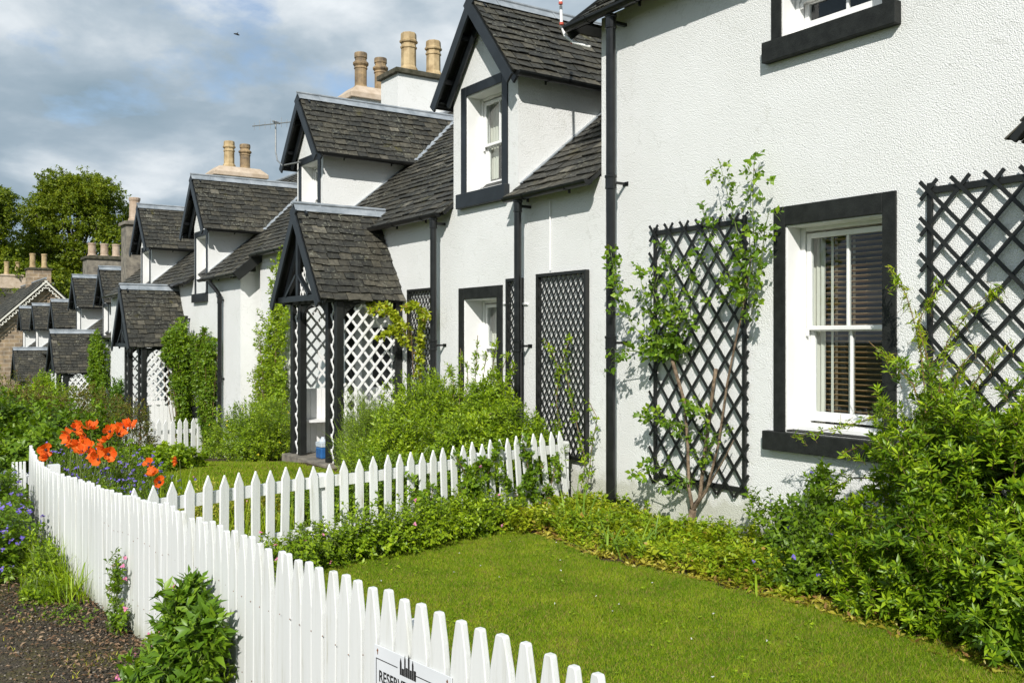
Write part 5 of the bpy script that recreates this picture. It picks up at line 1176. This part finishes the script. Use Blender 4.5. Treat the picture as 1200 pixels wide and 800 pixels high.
cover('ground_cover', 'yellow-green low leaves in the corner by the downpipe foot', bedcorner, 700, 'lime', 0.2, 0.05, 0.03)
def clump(name, label, base, n, L, w, mat, spread=0.55, grav=1.0, cat='plant', group=None, rad=0.06):
    base = np.array(base, float); r = empty(name, tuple(base), label, cat, group); P = base + np.column_stack([rng.normal(0, rad, (n, 2)), np.zeros(n)])
    D = unit(np.column_stack([rng.normal(0, spread, (n, 2)), np.ones(n)])); put(ribbons(P, D, rng.uniform(0.6, 1.15, n) * L, rng.uniform(0.7, 1.2, n) * w, np.full(n, grav), 7), 'leaf_blades', LM[mat], r); return r
clump('iris_clump', 'clump of blue-green strap leaves at the lawn edge in front of the rose', (5.05, 5.72, 0), 46, 0.42, 0.014, 'strap', 0.75, 1.0, rad=0.13)
clump('iris_clump', 'second strap-leaved clump nearer the downpipe behind the first', (5.25, 6.75, 0), 40, 0.50, 0.014, 'strap', 0.6, 0.9, rad=0.10)
clump('iris_clump', 'strap-leaved tuft at the lower right corner of the lawn', (4.92, 2.22, 0), 40, 0.48, 0.014, 'strap', 0.7, 1.1, rad=0.10)
clump('daffodil_leaves', 'flopped pale green leaves lying over the lawn edge by the shrub', (5.0, 4.35, 0), 26, 0.30, 0.013, 'bright', 1.6, 1.4, rad=0.12)
plant('broad_leaved_plant', 'broad round-leaved plant tucked into the foot of the glossy shrub', 'plant', (4.98, 2.62, 0), [(4.92, 2.62, 0.28, 0.14, 0.2, 0.24)], 60, 'rose', nl=5, sl=0.08, ll=0.10, lw=0.085, ang=65, up=0.6)

# ------------------------------------------------------------------ plants along the dividing fence
def fl2(x): return float(np.interp(x, xs2, ys2))
bl = []
for x, h in ((1.9, .22), (2.2, .26), (2.5, .30), (2.8, .32), (3.1, .36), (3.4, .36), (3.7, .34), (4.0, .36), (4.3, .34), (4.6, .28)):
    bl.append((x + 0.08, fl2(x) - 0.24, h * 0.5, 0.27, 0.22, h * 0.72))
plant('cranesbill', 'pink-flowered cranesbill spreading along the lawn side of the dividing fence', 'plant', (3.2, 6.75, 0), bl, 2600, 'bright', nl=7, sl=0.08, ll=0.042, lw=0.024, ang=68, up=0.9, inner=0.3, lump=0.3, flowers=(('pink', 34, 0.017, 'blossom'),), stem='stem', nst=20)
fv = empty('fence_climber', (4.6, 7.2, 0), 'dark-leaved climber threaded through the pickets of the dividing fence', 'climber')
lines = []
for x0_, x1_, z0_, z1_ in ((3.9, 4.7, .1, .62), (4.3, 4.9, .15, .70), (4.7, 4.3, .1, .66), (5.0, 5.5, .1, .50), (5.4, 5.2, .1, .78), (5.55, 5.7, .1, .55), (4.1, 3.7, .1, .5), (3.9, 4.0, .05, .45), (5.2, 4.8, .1, .45), (4.5, 4.55, .1, .6)):
    lines.append([(x0_, fl2(x0_) - 0.06, z0_), ((x0_ + x1_) / 2, fl2((x0_ + x1_) / 2) - 0.09, z0_ + 0.25), (x1_, fl2(x1_) - 0.05, z1_)])
P, D = sprays(lines, 60, up=0.3); P = P + rng.normal(0, 0.03, P.shape); D = unit(D + np.array([[0, -0.5, 0]])); put(shoots(P + D * 0.04, D, 6, 0.06, 0.052, 0.032, 62, 0.15), 'foliage', LM['mid'], fv)
m = MB(); [m.tube(ln, 0.004, 5) for ln in lines]; m.build('stem', M['redstem'], fv)
put(shoots(P[::60] + D[::60] * 0.09, D[::60], 5, 0.002, 0.02, 0.016, 70), 'blossom', M['pink'], fv)
wv = empty('wall_climber', (5.98, 7.55, 0), 'thin climber on the wall between the broad lattice panel and the tall downpipe', 'climber')
lines = [[(5.95, 7.6, 0), U(690, 560, 6.0), U(694, 520, 6.03), U(700, 490, 6.03), U(690, 470, 6.04)], [(5.95, 7.6, 0), U(686, 540, 6.0), U(672, 480, 6.03), U(660, 420, 6.04), U(668, 395, 6.05)], [(5.95, 7.9, 0), U(660, 540, 6.0), U(652, 470, 6.0), U(655, 430, 6.03), U(640, 400, 6.04)]]
P, D = sprays(lines, 26); put(shoots(P + D * 0.05, D, 5, 0.07, 0.05, 0.026, 58, 0.1), 'foliage', LM['bright'], wv); m = MB(); [m.tube(ln, 0.004, 5) for ln in lines]; m.build('stem', M['redstem'], wv)

# ------------------------------------------------------------------ border under the first cottage's window
plant('border_shrub', 'bright green bushy shrub in front of the broad lattice panel', 'shrub', (5.4, 8.5, 0), [(5.35, 8.35, 0.55, 0.55, 0.55, 0.62), (5.65, 8.0, 0.45, 0.30, 0.35, 0.55), (5.6, 8.7, 0.95, 0.30, 0.35, 0.42), (4.95, 8.1, 0.42, 0.45, 0.40, 0.48)], 3600, 'bright', nl=8, sl=0.11, ll=0.056, lw=0.022, ang=55, up=0.7, xmax=6.0, inner=0.5, lump=0.2, flowers=(('pink', 5, 0.03, 'blossom'),))
plant('border_shrub', 'mid-green twiggy shrub in front of the small black-edged window', 'shrub', (5.3, 9.7, 0), [(5.3, 9.7, 0.60, 0.6, 0.6, 0.68), (4.7, 9.0, 0.45, 0.5, 0.5, 0.50), (5.65, 9.9, 0.85, 0.3, 0.4, 0.42)], 3400, 'bright', nl=9, sl=0.13, ll=0.052, lw=0.019, ang=50, up=0.8, xmax=6.0, inner=0.45, lump=0.28)
plant('feathery_plant', 'feathery light green foliage in front of the porch lattice', 'plant', (5.0, 10.5, 0), [(5.0, 10.4, 0.48, 0.42, 0.5, 0.50), (4.75, 9.8, 0.36, 0.38, 0.45, 0.40), (5.2, 11.0, 0.50, 0.4, 0.35, 0.50)], 3000, 'bright', nl=13, sl=0.20, ll=0.035, lw=0.008, ang=50, up=1.1, inner=0.4, lump=0.3)
plant('border_shrub', 'low dark leafy bush behind the middle of the dividing fence', 'shrub', (4.0, 8.2, 0), [(4.2, 8.3, 0.30, 0.5, 0.45, 0.34), (3.6, 8.3, 0.22, 0.45, 0.4, 0.26), (4.7, 8.0, 0.3, 0.4, 0.3, 0.35)], 1500, 'mid', nl=7, sl=0.10, ll=0.045, lw=0.022, ang=58, up=0.9, inner=0.4)
clump('daylily_clump', 'arching strap leaves beside the porch post', (5.08, 10.95, 0), 60, 0.75, 0.018, 'strap', 0.55, 0.9, rad=0.12)
ts = empty('leaning_shoots', (5.6, 9.0, 0), 'tall leafy shoots rising in front of the narrow lattice panel', 'shrub')
lines = [[(5.6, 9.0 + k * 0.12, 0.8), (5.7, 9.0 + k * 0.16, 1.25), (5.72 + 0.05 * math.sin(k * 3), 8.95 + k * 0.2, 1.25 + h)] for k, h in zip(range(-3, 5), (.18, .3, .4, .3, .5, .2, .35, .15))]
P, D = sprays(lines, 40, up=0.5); put(shoots(P + D * 0.05, D, 7, 0.09, 0.055, 0.016, 48, 0.1), 'foliage', LM['bright'], ts); m = MB(); [m.tube(ln, 0.004, 5) for ln in lines]; m.build('stem', M['redstem'], ts)
yc_ = empty('yellow_green_climber', (5.9, 11.1, 0), 'yellow-green climber spilling from the lattice panel over the porch corner', 'climber')
lines = [[(5.95, 11.2, 0), (6.02, 11.2, 1.0), (6.0, 11.25, 1.8), (5.85, 11.5, 2.05), (5.6, 11.7, 2.1)], [(5.95, 11.0, 0), (6.02, 11.05, 1.2), (5.98, 10.95, 1.9), (5.9, 10.7, 2.05)], [(6.0, 11.3, 1.7), (5.85, 11.1, 2.1), (5.8, 10.8, 2.15), (5.85, 10.55, 2.0)], [(6.0, 11.3, 1.6), (5.8, 11.4, 1.85), (5.7, 11.6, 1.7)], [(6.0, 11.3, 1.7), (5.8, 11.55, 2.15), (5.65, 11.9, 2.2)]]
P, D = sprays([l[-3:] for l in lines], 62, up=0.1); put(shoots(P + D * 0.06, D, 6, 0.08, 0.065, 0.042, 62, 0.15), 'foliage', LM['lime'], yc_); m = MB(); [m.tube(ln, 0.006, 6) for ln in lines]; m.build('stem', M['redstem'], yc_)

# ------------------------------------------------------------------ beyond the second lawn
plant('yellow_flowered_bush', 'bright bushy plant with small yellow flowers left of the black porch', 'shrub', (4.9, 14.8, gz(14.8)), [(5.05, 14.6, 0.18, 0.5, 0.6, 0.52), (5.0, 15.4, 0.10, 0.5, 0.6, 0.50), (5.5, 15.2, 0.25, 0.45, 0.7, 0.60)], 2800, 'bright', nl=7, sl=0.12, ll=0.05, lw=0.022, ang=55, up=0.9, inner=0.4, lump=0.25, flowers=(('yellow', 44, 0.022, 'blossom'),))
def column_climber(label, base, blobs, n, mat, stem='redstem', **k):
    return plant('wall_climber', label, 'climber', base, blobs, n, mat, inner=0.3, lump=0.28, up=0.1, stem=stem, nst=18, **k)
column_climber('tall leafy climber on the white wall just behind the black porch', (5.95, 16.2, gz(16.2)), [(5.95, 16.0, 2.3, 0.22, 0.35, 0.75), (5.95, 16.4, 1.2, 0.25, 0.75, 0.9), (5.95, 16.5, 0.3, 0.3, 0.9, 0.8), (5.95, 15.8, 3.0, 0.12, 0.2, 0.4)], 2200, 'bright', nl=7, sl=0.12, ll=0.06, lw=0.034, ang=60, xmax=6.12)
column_climber('ivy column clothing the near side of the second porch', (5.6, 20.85, gz(21)), [(5.6, 20.85, 1.0, 0.28, 0.36, 1.0), (5.62, 20.85, 0.1, 0.20, 0.32, 0.8), (5.65, 20.85, -0.4, 0.15, 0.25, 0.4), (5.42, 20.9, 1.5, 0.26, 0.35, 0.42)], 2600, 'mid', nl=7, sl=0.12, ll=0.07, lw=0.04, ang=60)
column_climber('ivy column between the dormer window and the curved downpipe of the second cottage', (5.72, 19.5, gz(19.5)), [(5.66, 19.5, 1.2, 0.20, 0.55, 0.78), (5.68, 19.4, 0.5, 0.16, 0.35, 0.7), (5.7, 19.35, -0.2, 0.14, 0.3, 0.55)], 2000, 'mid', nl=7, sl=0.12, ll=0.07, lw=0.04, ang=60, xmax=5.82)
column_climber('dark climber by the third cottage beside its lattice porch', (5.9, 31.2, gz(31.2)), [(5.85, 31.2, 0.9, 0.35, 0.5, 1.0), (5.85, 31.0, -0.3, 0.3, 0.45, 1.1)], 1300, 'mid', nl=7, sl=0.15, ll=0.10, lw=0.05, ang=60)
plant('broad_leaf_border', 'rounded bright-leaved clump in front of the distant picket fence', 'plant', (3.2, 12.9, 0), [(2.9, 12.9, 0.12, 0.5, 0.5, 0.24), (3.4, 13.2, 0.10, 0.45, 0.5, 0.22), (2.4, 12.6, 0.12, 0.4, 0.5, 0.24)], 1500, 'bright', nl=6, sl=0.09, ll=0.075, lw=0.055, ang=65, up=0.9, inner=0.4)
plant('mauve_flowered_tangle', 'loose grassy border with violet catmint spikes behind the path fence', 'plant', (2.0, 9.6, 0), [(1.8, 8.9, 0.22, 0.4, 0.7, 0.32), (2.1, 9.9, 0.25, 0.5, 0.7, 0.36), (2.4, 10.6, 0.16, 0.4, 0.6, 0.26), (1.75, 10.6, 0.28, 0.4, 0.6, 0.40)], 2600, 'mid', nl=9, sl=0.16, ll=0.045, lw=0.012, ang=40, up=1.6, inner=0.2, lump=0.3, flowers=(('violet', 420, 0.022, 'flower_spike'),))
tg = empty('long_grass', (2.0, 8.5, 0), 'uncut pale grass and seed heads behind the path fence', 'grass'); n = 2600
P = np.column_stack([rng.uniform(1.45, 3.1, n), rng.uniform(7.1, 10.6, n)]); P = P[(P[:, 0] < 3.3 - 0.12 * (P[:, 1] - 7)) & (P[:, 1] > np.interp(P[:, 0], xs2, ys2) + 0.1)]; n = len(P); B = np.column_stack([P, np.zeros(n)]); D = unit(np.column_stack([rng.normal(0, 0.25, (n, 2)), np.ones(n)]))
put(ribbons(B, D, rng.uniform(0.16, 0.46, n), rng.uniform(0.004, 0.009, n), np.full(n, 0.6), 5), 'leaf_blades', LM['bright'], tg)
plant('pale_pink_clump', 'dusty pink small-flowered clump just behind the dividing fence', 'plant', (2.6, 8.2, 0), [(2.45, 8.3, 0.20, 0.4, 0.4, 0.28), (3.0, 8.5, 0.16, 0.4, 0.35, 0.24)], 900, 'straw', nl=7, sl=0.10, ll=0.035, lw=0.014, ang=50, up=1.3, inner=0.3, flowers=(('pink', 30, 0.012, 'blossom'),))
plant('leafy_border', 'mass of broad mid-green leaves behind the garden gate', 'plant', (2.0, 12.6, 0), [(1.5, 11.9, 0.35, 0.5, 0.7, 0.5), (2.0, 13.2, 0.35, 0.7, 0.8, 0.55), (1.3, 13.6, 0.45, 0.5, 0.8, 0.62)], 2600, 'mid', nl=6, sl=0.11, ll=0.085, lw=0.050, ang=62, up=0.7, inner=0.45, lump=0.25)
plant('bronze_hedge', 'dark bronze-green hedge bush at the left edge below the far porches', 'shrub', (2.6, 17.0, gz(17)), [(2.6, 16.6, 0.15, 0.8, 1.0, 0.85), (3.4, 17.6, 0.0, 0.9, 1.0, 0.8), (1.9, 17.0, 0.2, 0.7, 1.2, 0.9)], 4200, 'brownish', nl=8, sl=0.13, ll=0.05, lw=0.024, ang=55, up=0.5, inner=0.6, lump=0.2)
plant('light_green_shrub', 'light green rounded shrub in front of the farthest porch', 'shrub', (3.8, 27.0, gz(27)), [(3.75, 27.0, -0.15, 0.8, 1.1, 1.0), (3.1, 27.5, -0.45, 0.7, 1.0, 0.8)], 2600, 'bright', nl=8, sl=0.18, ll=0.10, lw=0.045, ang=55, up=0.6, inner=0.5, lump=0.25)
plant('dark_shrub', 'dark evergreen shrub low at the left edge of the far gardens', 'shrub', (2.6, 24.5, gz(24.5)), [(2.9, 24.0, -0.45, 1.0, 1.3, 0.9), (4.1, 24.0, -0.6, 0.9, 1.2, 0.7), (1.9, 24.5, -0.3, 0.8, 1.5, 0.9)], 3400, 'deep', nl=8, sl=0.15, ll=0.08, lw=0.04, ang=55, up=0.5, inner=0.6)
plant('far_shrubs', 'mixed low shrubs before the stone house wall', 'shrub', (6.0, 48, gz(48)), [(5.0, 46, -1.6, 1.2, 3, 1.0), (6.5, 55, -2.2, 2.5, 3, 1.2), (4.5, 38, -1.3, 1.0, 3, 0.9)], 2600, 'bright', nl=6, sl=0.25, ll=0.16, lw=0.09, ang=55, up=0.5, inner=0.6)
column_climber('trailing climber on the far side of the cottage wall by the third porch', (6.0, 27.9, gz(28)), [(5.7, 27.6, -0.3, 0.25, 0.6, 0.9)], 600, 'deep', nl=7, sl=0.15, ll=0.09, lw=0.05, ang=60, xmax=5.82)

# ------------------------------------------------------------------ outside the fence, along the path
plant('blue_cranesbill', 'blue-violet flowering cranesbill beside the path at the left edge', 'plant', (0.75, 8.1, 0), [(0.80, 7.75, 0.26, 0.26, 0.42, 0.30), (0.72, 8.4, 0.30, 0.32, 0.5, 0.34), (0.92, 8.7, 0.38, 0.18, 0.4, 0.30), (0.6, 9.2, 0.32, 0.4, 0.6, 0.36), (0.45, 7.9, 0.2, 0.3, 0.4, 0.26)], 2600, 'mid', nl=7, sl=0.08, ll=0.045, lw=0.026, ang=66, up=0.9, inner=0.35, lump=0.3, flowers=(('violet', 420, 0.024, 'blossom'),))
vg = empty('verge_grass', (1.0, 7.2, 0), 'rank yellow-green grass against the outer face of the path fence', 'grass'); n = 520
P = np.column_stack([np.zeros(n), rng.uniform(6.55, 8.2, n)]); P[:, 0] = fence_x(P[:, 1]) - 0.05 - np.abs(rng.normal(0, 0.13, n)); B = np.column_stack([P, np.zeros(n)]); D = unit(np.column_stack([rng.normal(-0.2, 0.4, n), rng.normal(-0.1, 0.4, n), np.ones(n)]))
put(ribbons(B, D, rng.uniform(0.12, 0.42, n), rng.uniform(0.004, 0.009, n), np.full(n, 1.0), 5), 'leaf_blades', LM['bright'], vg)
plant('verge_weeds', 'leafy weeds at the foot of the far stretch of the path fence', 'plant', (1.0, 7.3, 0), [(1.02, 7.35, 0.12, 0.14, 0.4, 0.22), (0.95, 6.9, 0.06, 0.16, 0.3, 0.12)], 420, 'bright', nl=7, sl=0.09, ll=0.045, lw=0.020, ang=55, up=1.0, inner=0.2)
plant('creeping_weeds', 'low green weeds spreading on the path by the fence foot', 'plant', (1.0, 6.3, 0), [(1.02, 6.35, 0.0, 0.16, 0.4, 0.09), (0.85, 6.6, 0.0, 0.16, 0.3, 0.06)], 260, 'mid', nl=6, sl=0.05, ll=0.03, lw=0.016, ang=66, up=0.8, inner=0.1, stem=None)
plant('herb_robert', 'slender pink-flowered cranesbill climbing the outer face of the path fence', 'plant', (1.20, 5.86, 0), [(1.20, 5.86, 0.27, 0.05, 0.13, 0.26), (1.20, 5.82, 0.10, 0.08, 0.16, 0.12)], 95, 'mid', nl=6, sl=0.07, ll=0.034, lw=0.022, ang=64, up=0.8, inner=0.1, flowers=(('pink', 7, 0.017, 'blossom'),), nst=10, stemr=0.003)
plant('herb_robert', 'low pink-flowered cranesbill trailing at the fence foot beside the leafy bush', 'plant', (1.24, 5.15, 0), [(1.25, 5.15, 0.10, 0.05, 0.22, 0.13)], 60, 'bright', nl=6, sl=0.07, ll=0.028, lw=0.018, ang=64, up=0.8, inner=0.1, flowers=(('pink', 8, 0.015, 'blossom'),), nst=10, stemr=0.003)
plant('lobed_leaf_bush', 'vigorous green bush with lobed leaves and a few pink flowers outside the path fence', 'plant', (1.22, 4.45, 0), [(1.22, 4.42, 0.24, 0.16, 0.27, 0.28), (1.24, 4.55, 0.42, 0.12, 0.15, 0.20), (1.24, 4.25, 0.40, 0.09, 0.09, 0.17), (1.16, 4.6, 0.12, 0.18, 0.25, 0.16)], 780, 'rose', nl=7, sl=0.10, ll=0.078, lw=0.030, ang=64, up=0.7, inner=0.35, lump=0.25, flowers=(('pink', 7, 0.017, 'blossom'),), nst=24, stemr=0.005)
hs = empty('hanging_sprig', (1.3, 6.1, 0.5), 'single green stem hanging over the outer face of the path fence', 'plant')
ln = [tuple(at(118, 572, 6.55)), tuple(at(125, 575, 6.2)), tuple(at(132, 600, 6.0)), tuple(at(148, 625, 5.8))]
m = MB(); m.tube([ln[3], ln[2], ln[1], ln[0]], [0.005, 0.004, 0.003, 0.002], 6); m.build('stem', M['stem'], hs); P = np.array([ln[1], ln[1], ln[2], ln[0]]); D = unit(np.array([[-.3, -.3, .2], [.5, .5, .3], [-.3, -.2, -.1], [-.2, .3, .5]])); put(shoots(P + D * 0.03, D, 4, 0.03, 0.055, 0.016, 55, 0.2), 'foliage', LM['mid'], hs)

# ------------------------------------------------------------------ poppies
def poppy(u, v, t, size=0.075, face=(-0.5, -0.6, 0.45), lab='large orange-red poppy', dark=False):
    c = at(u, v, t); base = np.array([c[0] + rng.normal(0, 0.06), c[1] + rng.normal(0, 0.06), 0.0]); r = empty('poppy', tuple(base), lab, 'poppy', 'orange-red poppies behind the path fence')
    Fd = np.array(face) + rng.normal(0, 0.55, 3); Fd = Fd / np.linalg.norm(Fd); a = perp(Fd[None])[0]; b = np.cross(Fd, a)
    m = MB(); m.tube([tuple(base), tuple(base * 0.4 + c * 0.6 + np.array([rng.normal(0, .02), rng.normal(0, .02), 0.04])), tuple(c - Fd * 0.02)], [0.0045, 0.004, 0.003], 6); m.build('stem', M['stem'], r)
    m = MB(); nu, nv = 7, 5
    for k in range(6):
        az0 = k * 1.047 + rng.normal(0, 0.12); sc = size * rng.uniform(0.85, 1.15); tilt = rng.uniform(0.7, 1.35) if k % 2 else rng.uniform(0.25, 1.1); vs = []
        for i in range(nv):
            rr = sc * (i + 0.15) / (nv - 1) 
            for j in range(nu):
                s = (j / (nu - 1) - 0.5) * 2; az = az0 + s * 0.70 * (0.55 + 0.45 * i / (nv - 1)); ruff = 0.17 * sc * math.sin(s * 8 + k * 2.3) * (i / (nv - 1)) ** 2
                rad = rr * (1 - 0.22 * s * s * (i / (nv - 1))); p = c + (a * math.cos(az) + b * math.sin(az)) * rad * math.cos(tilt * 0.8) + Fd * (rad * rad / sc * math.sin(tilt) * 0.9 + ruff + 0.002 * (k % 2)); vs.append(tuple(p))
        m.add(vs, [(i*nu+j, i*nu+j+1, (i+1)*nu+j+1, (i+1)*nu+j) for i in range(nv - 1) for j in range(nu - 1)])
    m.build('petals', M['poppy'], r, smooth=True)
    m = MB(); m.lathe((0, 0, 0), [(0.001, 0), (0.010, 0.003), (0.014, 0.012), (0.010, 0.022), (0.002, 0.025)], 10); st = m.v[-1]
    m.v[-1] = c + st[:, :1] * a + st[:, 1:2] * b + st[:, 2:3] * Fd
    q = shoots(np.tile(c + Fd * 0.004, (26, 1)) , unit(rng.normal(size=(26, 3)) * 0.8 + Fd), 1, 0.001, 0.018, 0.004, 20)
    o = m.build('seed_head', M['poppydark'], r); put(q, 'stamens', M['poppydark'], r); return r
PL = [(87, 504, 9.3, 'large orange-red poppy at the upper left of the main cluster'), (95, 500, 9.5, 'orange-red poppy highest in the main cluster'), (106, 502, 9.2, 'orange-red poppy at the upper right of the main cluster'), (82, 512, 9.0, 'orange-red poppy at the left side of the main cluster'),
      (101, 512, 8.9, 'orange-red poppy in the middle of the main cluster'), (92, 522, 8.8, 'orange-red poppy low in the main cluster with dark heart showing'), (88, 520, 9.4, 'orange-red poppy half hidden behind the low left of the cluster'), (105, 525, 8.7, 'orange-red poppy at the lower right of the main cluster'),
      (96, 530, 8.6, 'lowest orange-red poppy of the left-hand cluster'), (113, 531, 8.6, 'small orange-red poppy between the two clusters, lower row'), (127, 532, 8.6, 'orange-red poppy at the lower right, over the fence line'), (116, 538, 8.4, 'bottom poppy of the cluster, closest to the pickets'),
      (122, 524, 9.0, 'orange-red poppy below the right-hand pair'), (129, 506, 9.4, 'orange-red poppy in the right-hand pair, left flower'), (139, 509, 9.2, 'orange-red poppy in the right-hand pair, right flower'), (126, 516, 9.1, 'broad orange-red poppy under the right-hand pair'), (145, 501, 9.6, 'orange-red poppy upper right of the group, paired'), (152, 500, 9.6, 'rightmost of the upper orange-red poppies'),
      (54, 527, 9.4, 'orange-red poppy standing alone at the left, upper flower'), (57, 535, 9.2, 'orange-red poppy standing alone at the left, lower flower'), (175, 544, 8.6, 'open orange-red poppy with black centre facing out, right of the clusters'), (208, 539, 9.4, 'orange-red poppy by itself over the far lawn'), (181, 556, 8.3, 'drooping orange-red poppy over the dividing fence, upper'), (187, 565, 8.1, 'drooping orange-red poppy over the dividing fence, lower')]
for u, v, t, lab in PL: poppy(u, v, t, 0.080 if u < 160 else 0.064, lab=lab)

# ------------------------------------------------------------------ small garden things further off
hb = empty('hanging_basket', (4.75, 34.9, 0.62), 'small hanging basket with red flowers under the distant porch eave', 'hanging basket'); hp = np.array(at(50, 452, 31.4)); hb.location = tuple(hp)
m = MB(); m.lathe(tuple(hp), [(0.02, -0.22), (0.13, -0.16), (0.19, -0.02), (0.19, 0)], 12); m.build('basket', simple('teal_basket', (0.01, 0.06, 0.07), (0.02, 0.10, 0.11), 0.6), hb)
m = MB(); [m.tube([tuple(hp + np.array([0.18 * math.cos(a), 0.18 * math.sin(a), 0])), tuple(hp + np.array([0, 0, 0.5]))], 0.008, 4) for a in (0, 2.1, 4.2)]; m.build('chain', M['iron'], hb)
T, O = blob_pts([(hp[0], hp[1], hp[2] + 0.06, 0.24, 0.24, 0.18)], 160); put(shoots(T, O, 6, 0.06, 0.06, 0.035, 60), 'foliage', LM['mid'], hb); put(shoots(T[:22] + O[:22] * 0.04, O[:22], 5, 0.002, 0.045, 0.04, 70), 'blossom', M['red'], hb)
tr_ = empty('blue_trough', (0, 0, 0), 'blue flower trough on a wooden stand beside the second cottage path', 'planter'); q = np.array(at(113, 490, 19.2)); g0 = gz(q[1]); tr_.location = (q[0], q[1], g0)
m = MB(); m.box((q[0] - 0.15, q[1] - 0.4, q[2] - 0.12), (q[0] + 0.15, q[1] + 0.4, q[2])); m.build('trough', simple('blue_paint', (0.02, 0.16, 0.36), (0.03, 0.20, 0.44), 0.4), tr_, bevel=0.01)
m = MB(); [m.box((q[0] + a - 0.025, q[1] + b - 0.025, g0 - 0.05), (q[0] + a + 0.025, q[1] + b + 0.025, q[2] - 0.121)) for a in (-0.11, 0.11) for b in (-0.34, 0.34)]; m.build('stand', M['black'], tr_)
T, O = blob_pts([(q[0], q[1], q[2] + 0.02, 0.14, 0.38, 0.12)], 120); T = T[T[:, 2] > q[2]]; put(shoots(T, unit(np.tile([[0, 0, 1.0]], (len(T), 1)) + rng.normal(0, .4, (len(T), 3))), 6, 0.05, 0.045, 0.03, 60), 'foliage', LM['mid'], tr_); put(shoots(T[:16] + np.array([[0, 0, 0.05]]), np.tile([[-.5, -.5, 0.7]], (len(T[:16]), 1)), 5, 0.002, 0.03, 0.025, 70), 'blossom', M['white'], tr_)

# ------------------------------------------------------------------ trees behind the row
def tree(label, x, y, h, rad, n, mat, leaf=0.34, seed=0, low=0.22, group='trees behind the roofs', narrow=1.0, kind_name='broadleaf_tree'):
    global rng
    rs_ = np.random.default_rng(seed); z0 = gz(y) - 0.3; root = empty(kind_name, (x, y, z0), label, 'tree', group)
    m = MB(); limbs = []; ht = h * 0.45
    m.tube([(x, y, z0), (x + 0.1, y, z0 + ht * 0.5), (x + 0.15, y, z0 + ht), (x, y, z0 + h * 0.8)], [rad * 0.09, rad * 0.07, rad * 0.055, rad * 0.015], 9)
    m.build('trunk', M['treebark'], root, smooth=True)
    m = MB(); blobs = []
    nb = 46
    for k in range(nb):
        f = (k + 0.5) / nb; zz = low + (1 - low) * f; prof = math.sin(math.pi * min(1, (zz - low) / (1 - low) * 0.86 + 0.13)) ** 0.55
        az = k * 2.399 + rs_.normal(0, 0.3); rr = rad * prof * rs_.uniform(0.35, 0.86); s = rad * rs_.uniform(0.24, 0.42)
        c = (x + rr * math.cos(az), y + rr * math.sin(az), z0 + h * min(zz, 1 - s / h * 0.9)); blobs.append((*c, s, s, s * 0.72))
        st = (x, y, z0 + h * max(low * 0.7, zz * 0.62)); md = tuple((st[i] + c[i]) / 2 + (0.4 if i == 2 else 0) for i in range(3))
        m.tube([st, md, c], [rad * 0.022, rad * 0.014, rad * 0.005], 5, caps=False)
    m.build('limb', M['treebark'], root)
    T, O = blob_pts(blobs, n, 0.55, 0.22); D = unit(O + np.array([[0, 0, 0.15]]) + rng.normal(0, 0.4, O.shape))
    put(shoots(T, D, 6, leaf * 1.5, leaf, leaf * 0.6, 55, 0.3), 'crown', LM[mat], root); return root
tree('large rounded green tree crown filling the sky between the left edge and the dormers', 16.4, 97, 21.9, 6.6, 17000, 'tree', 0.27, 1)
tree('tall tree cut by the left edge of the picture', 7.6, 92, 19.6, 4.6, 10000, 'tree', 0.27, 2, narrow=0.8)
tree('dark tree between the two tall crowns', 12.4, 104, 15.5, 5.0, 5120, 'treedark', 0.38, 3, low=0.05)
tree('tree top showing just above the second cottage dormer', 27.5, 86, 18.3, 4.6, 3840, 'tree', 0.36, 4)
tree('low bright tree behind the stone house chimneys', 11.2, 84, 12.0, 3.4, 3520, 'tree', 0.30, 5, low=0.05)
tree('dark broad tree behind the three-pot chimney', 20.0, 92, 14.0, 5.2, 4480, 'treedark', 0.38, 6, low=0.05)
tree('bright small tree left of the three-pot chimney', 14.6, 80, 9.8, 2.8, 2880, 'tree', 0.28, 8, low=0.05)
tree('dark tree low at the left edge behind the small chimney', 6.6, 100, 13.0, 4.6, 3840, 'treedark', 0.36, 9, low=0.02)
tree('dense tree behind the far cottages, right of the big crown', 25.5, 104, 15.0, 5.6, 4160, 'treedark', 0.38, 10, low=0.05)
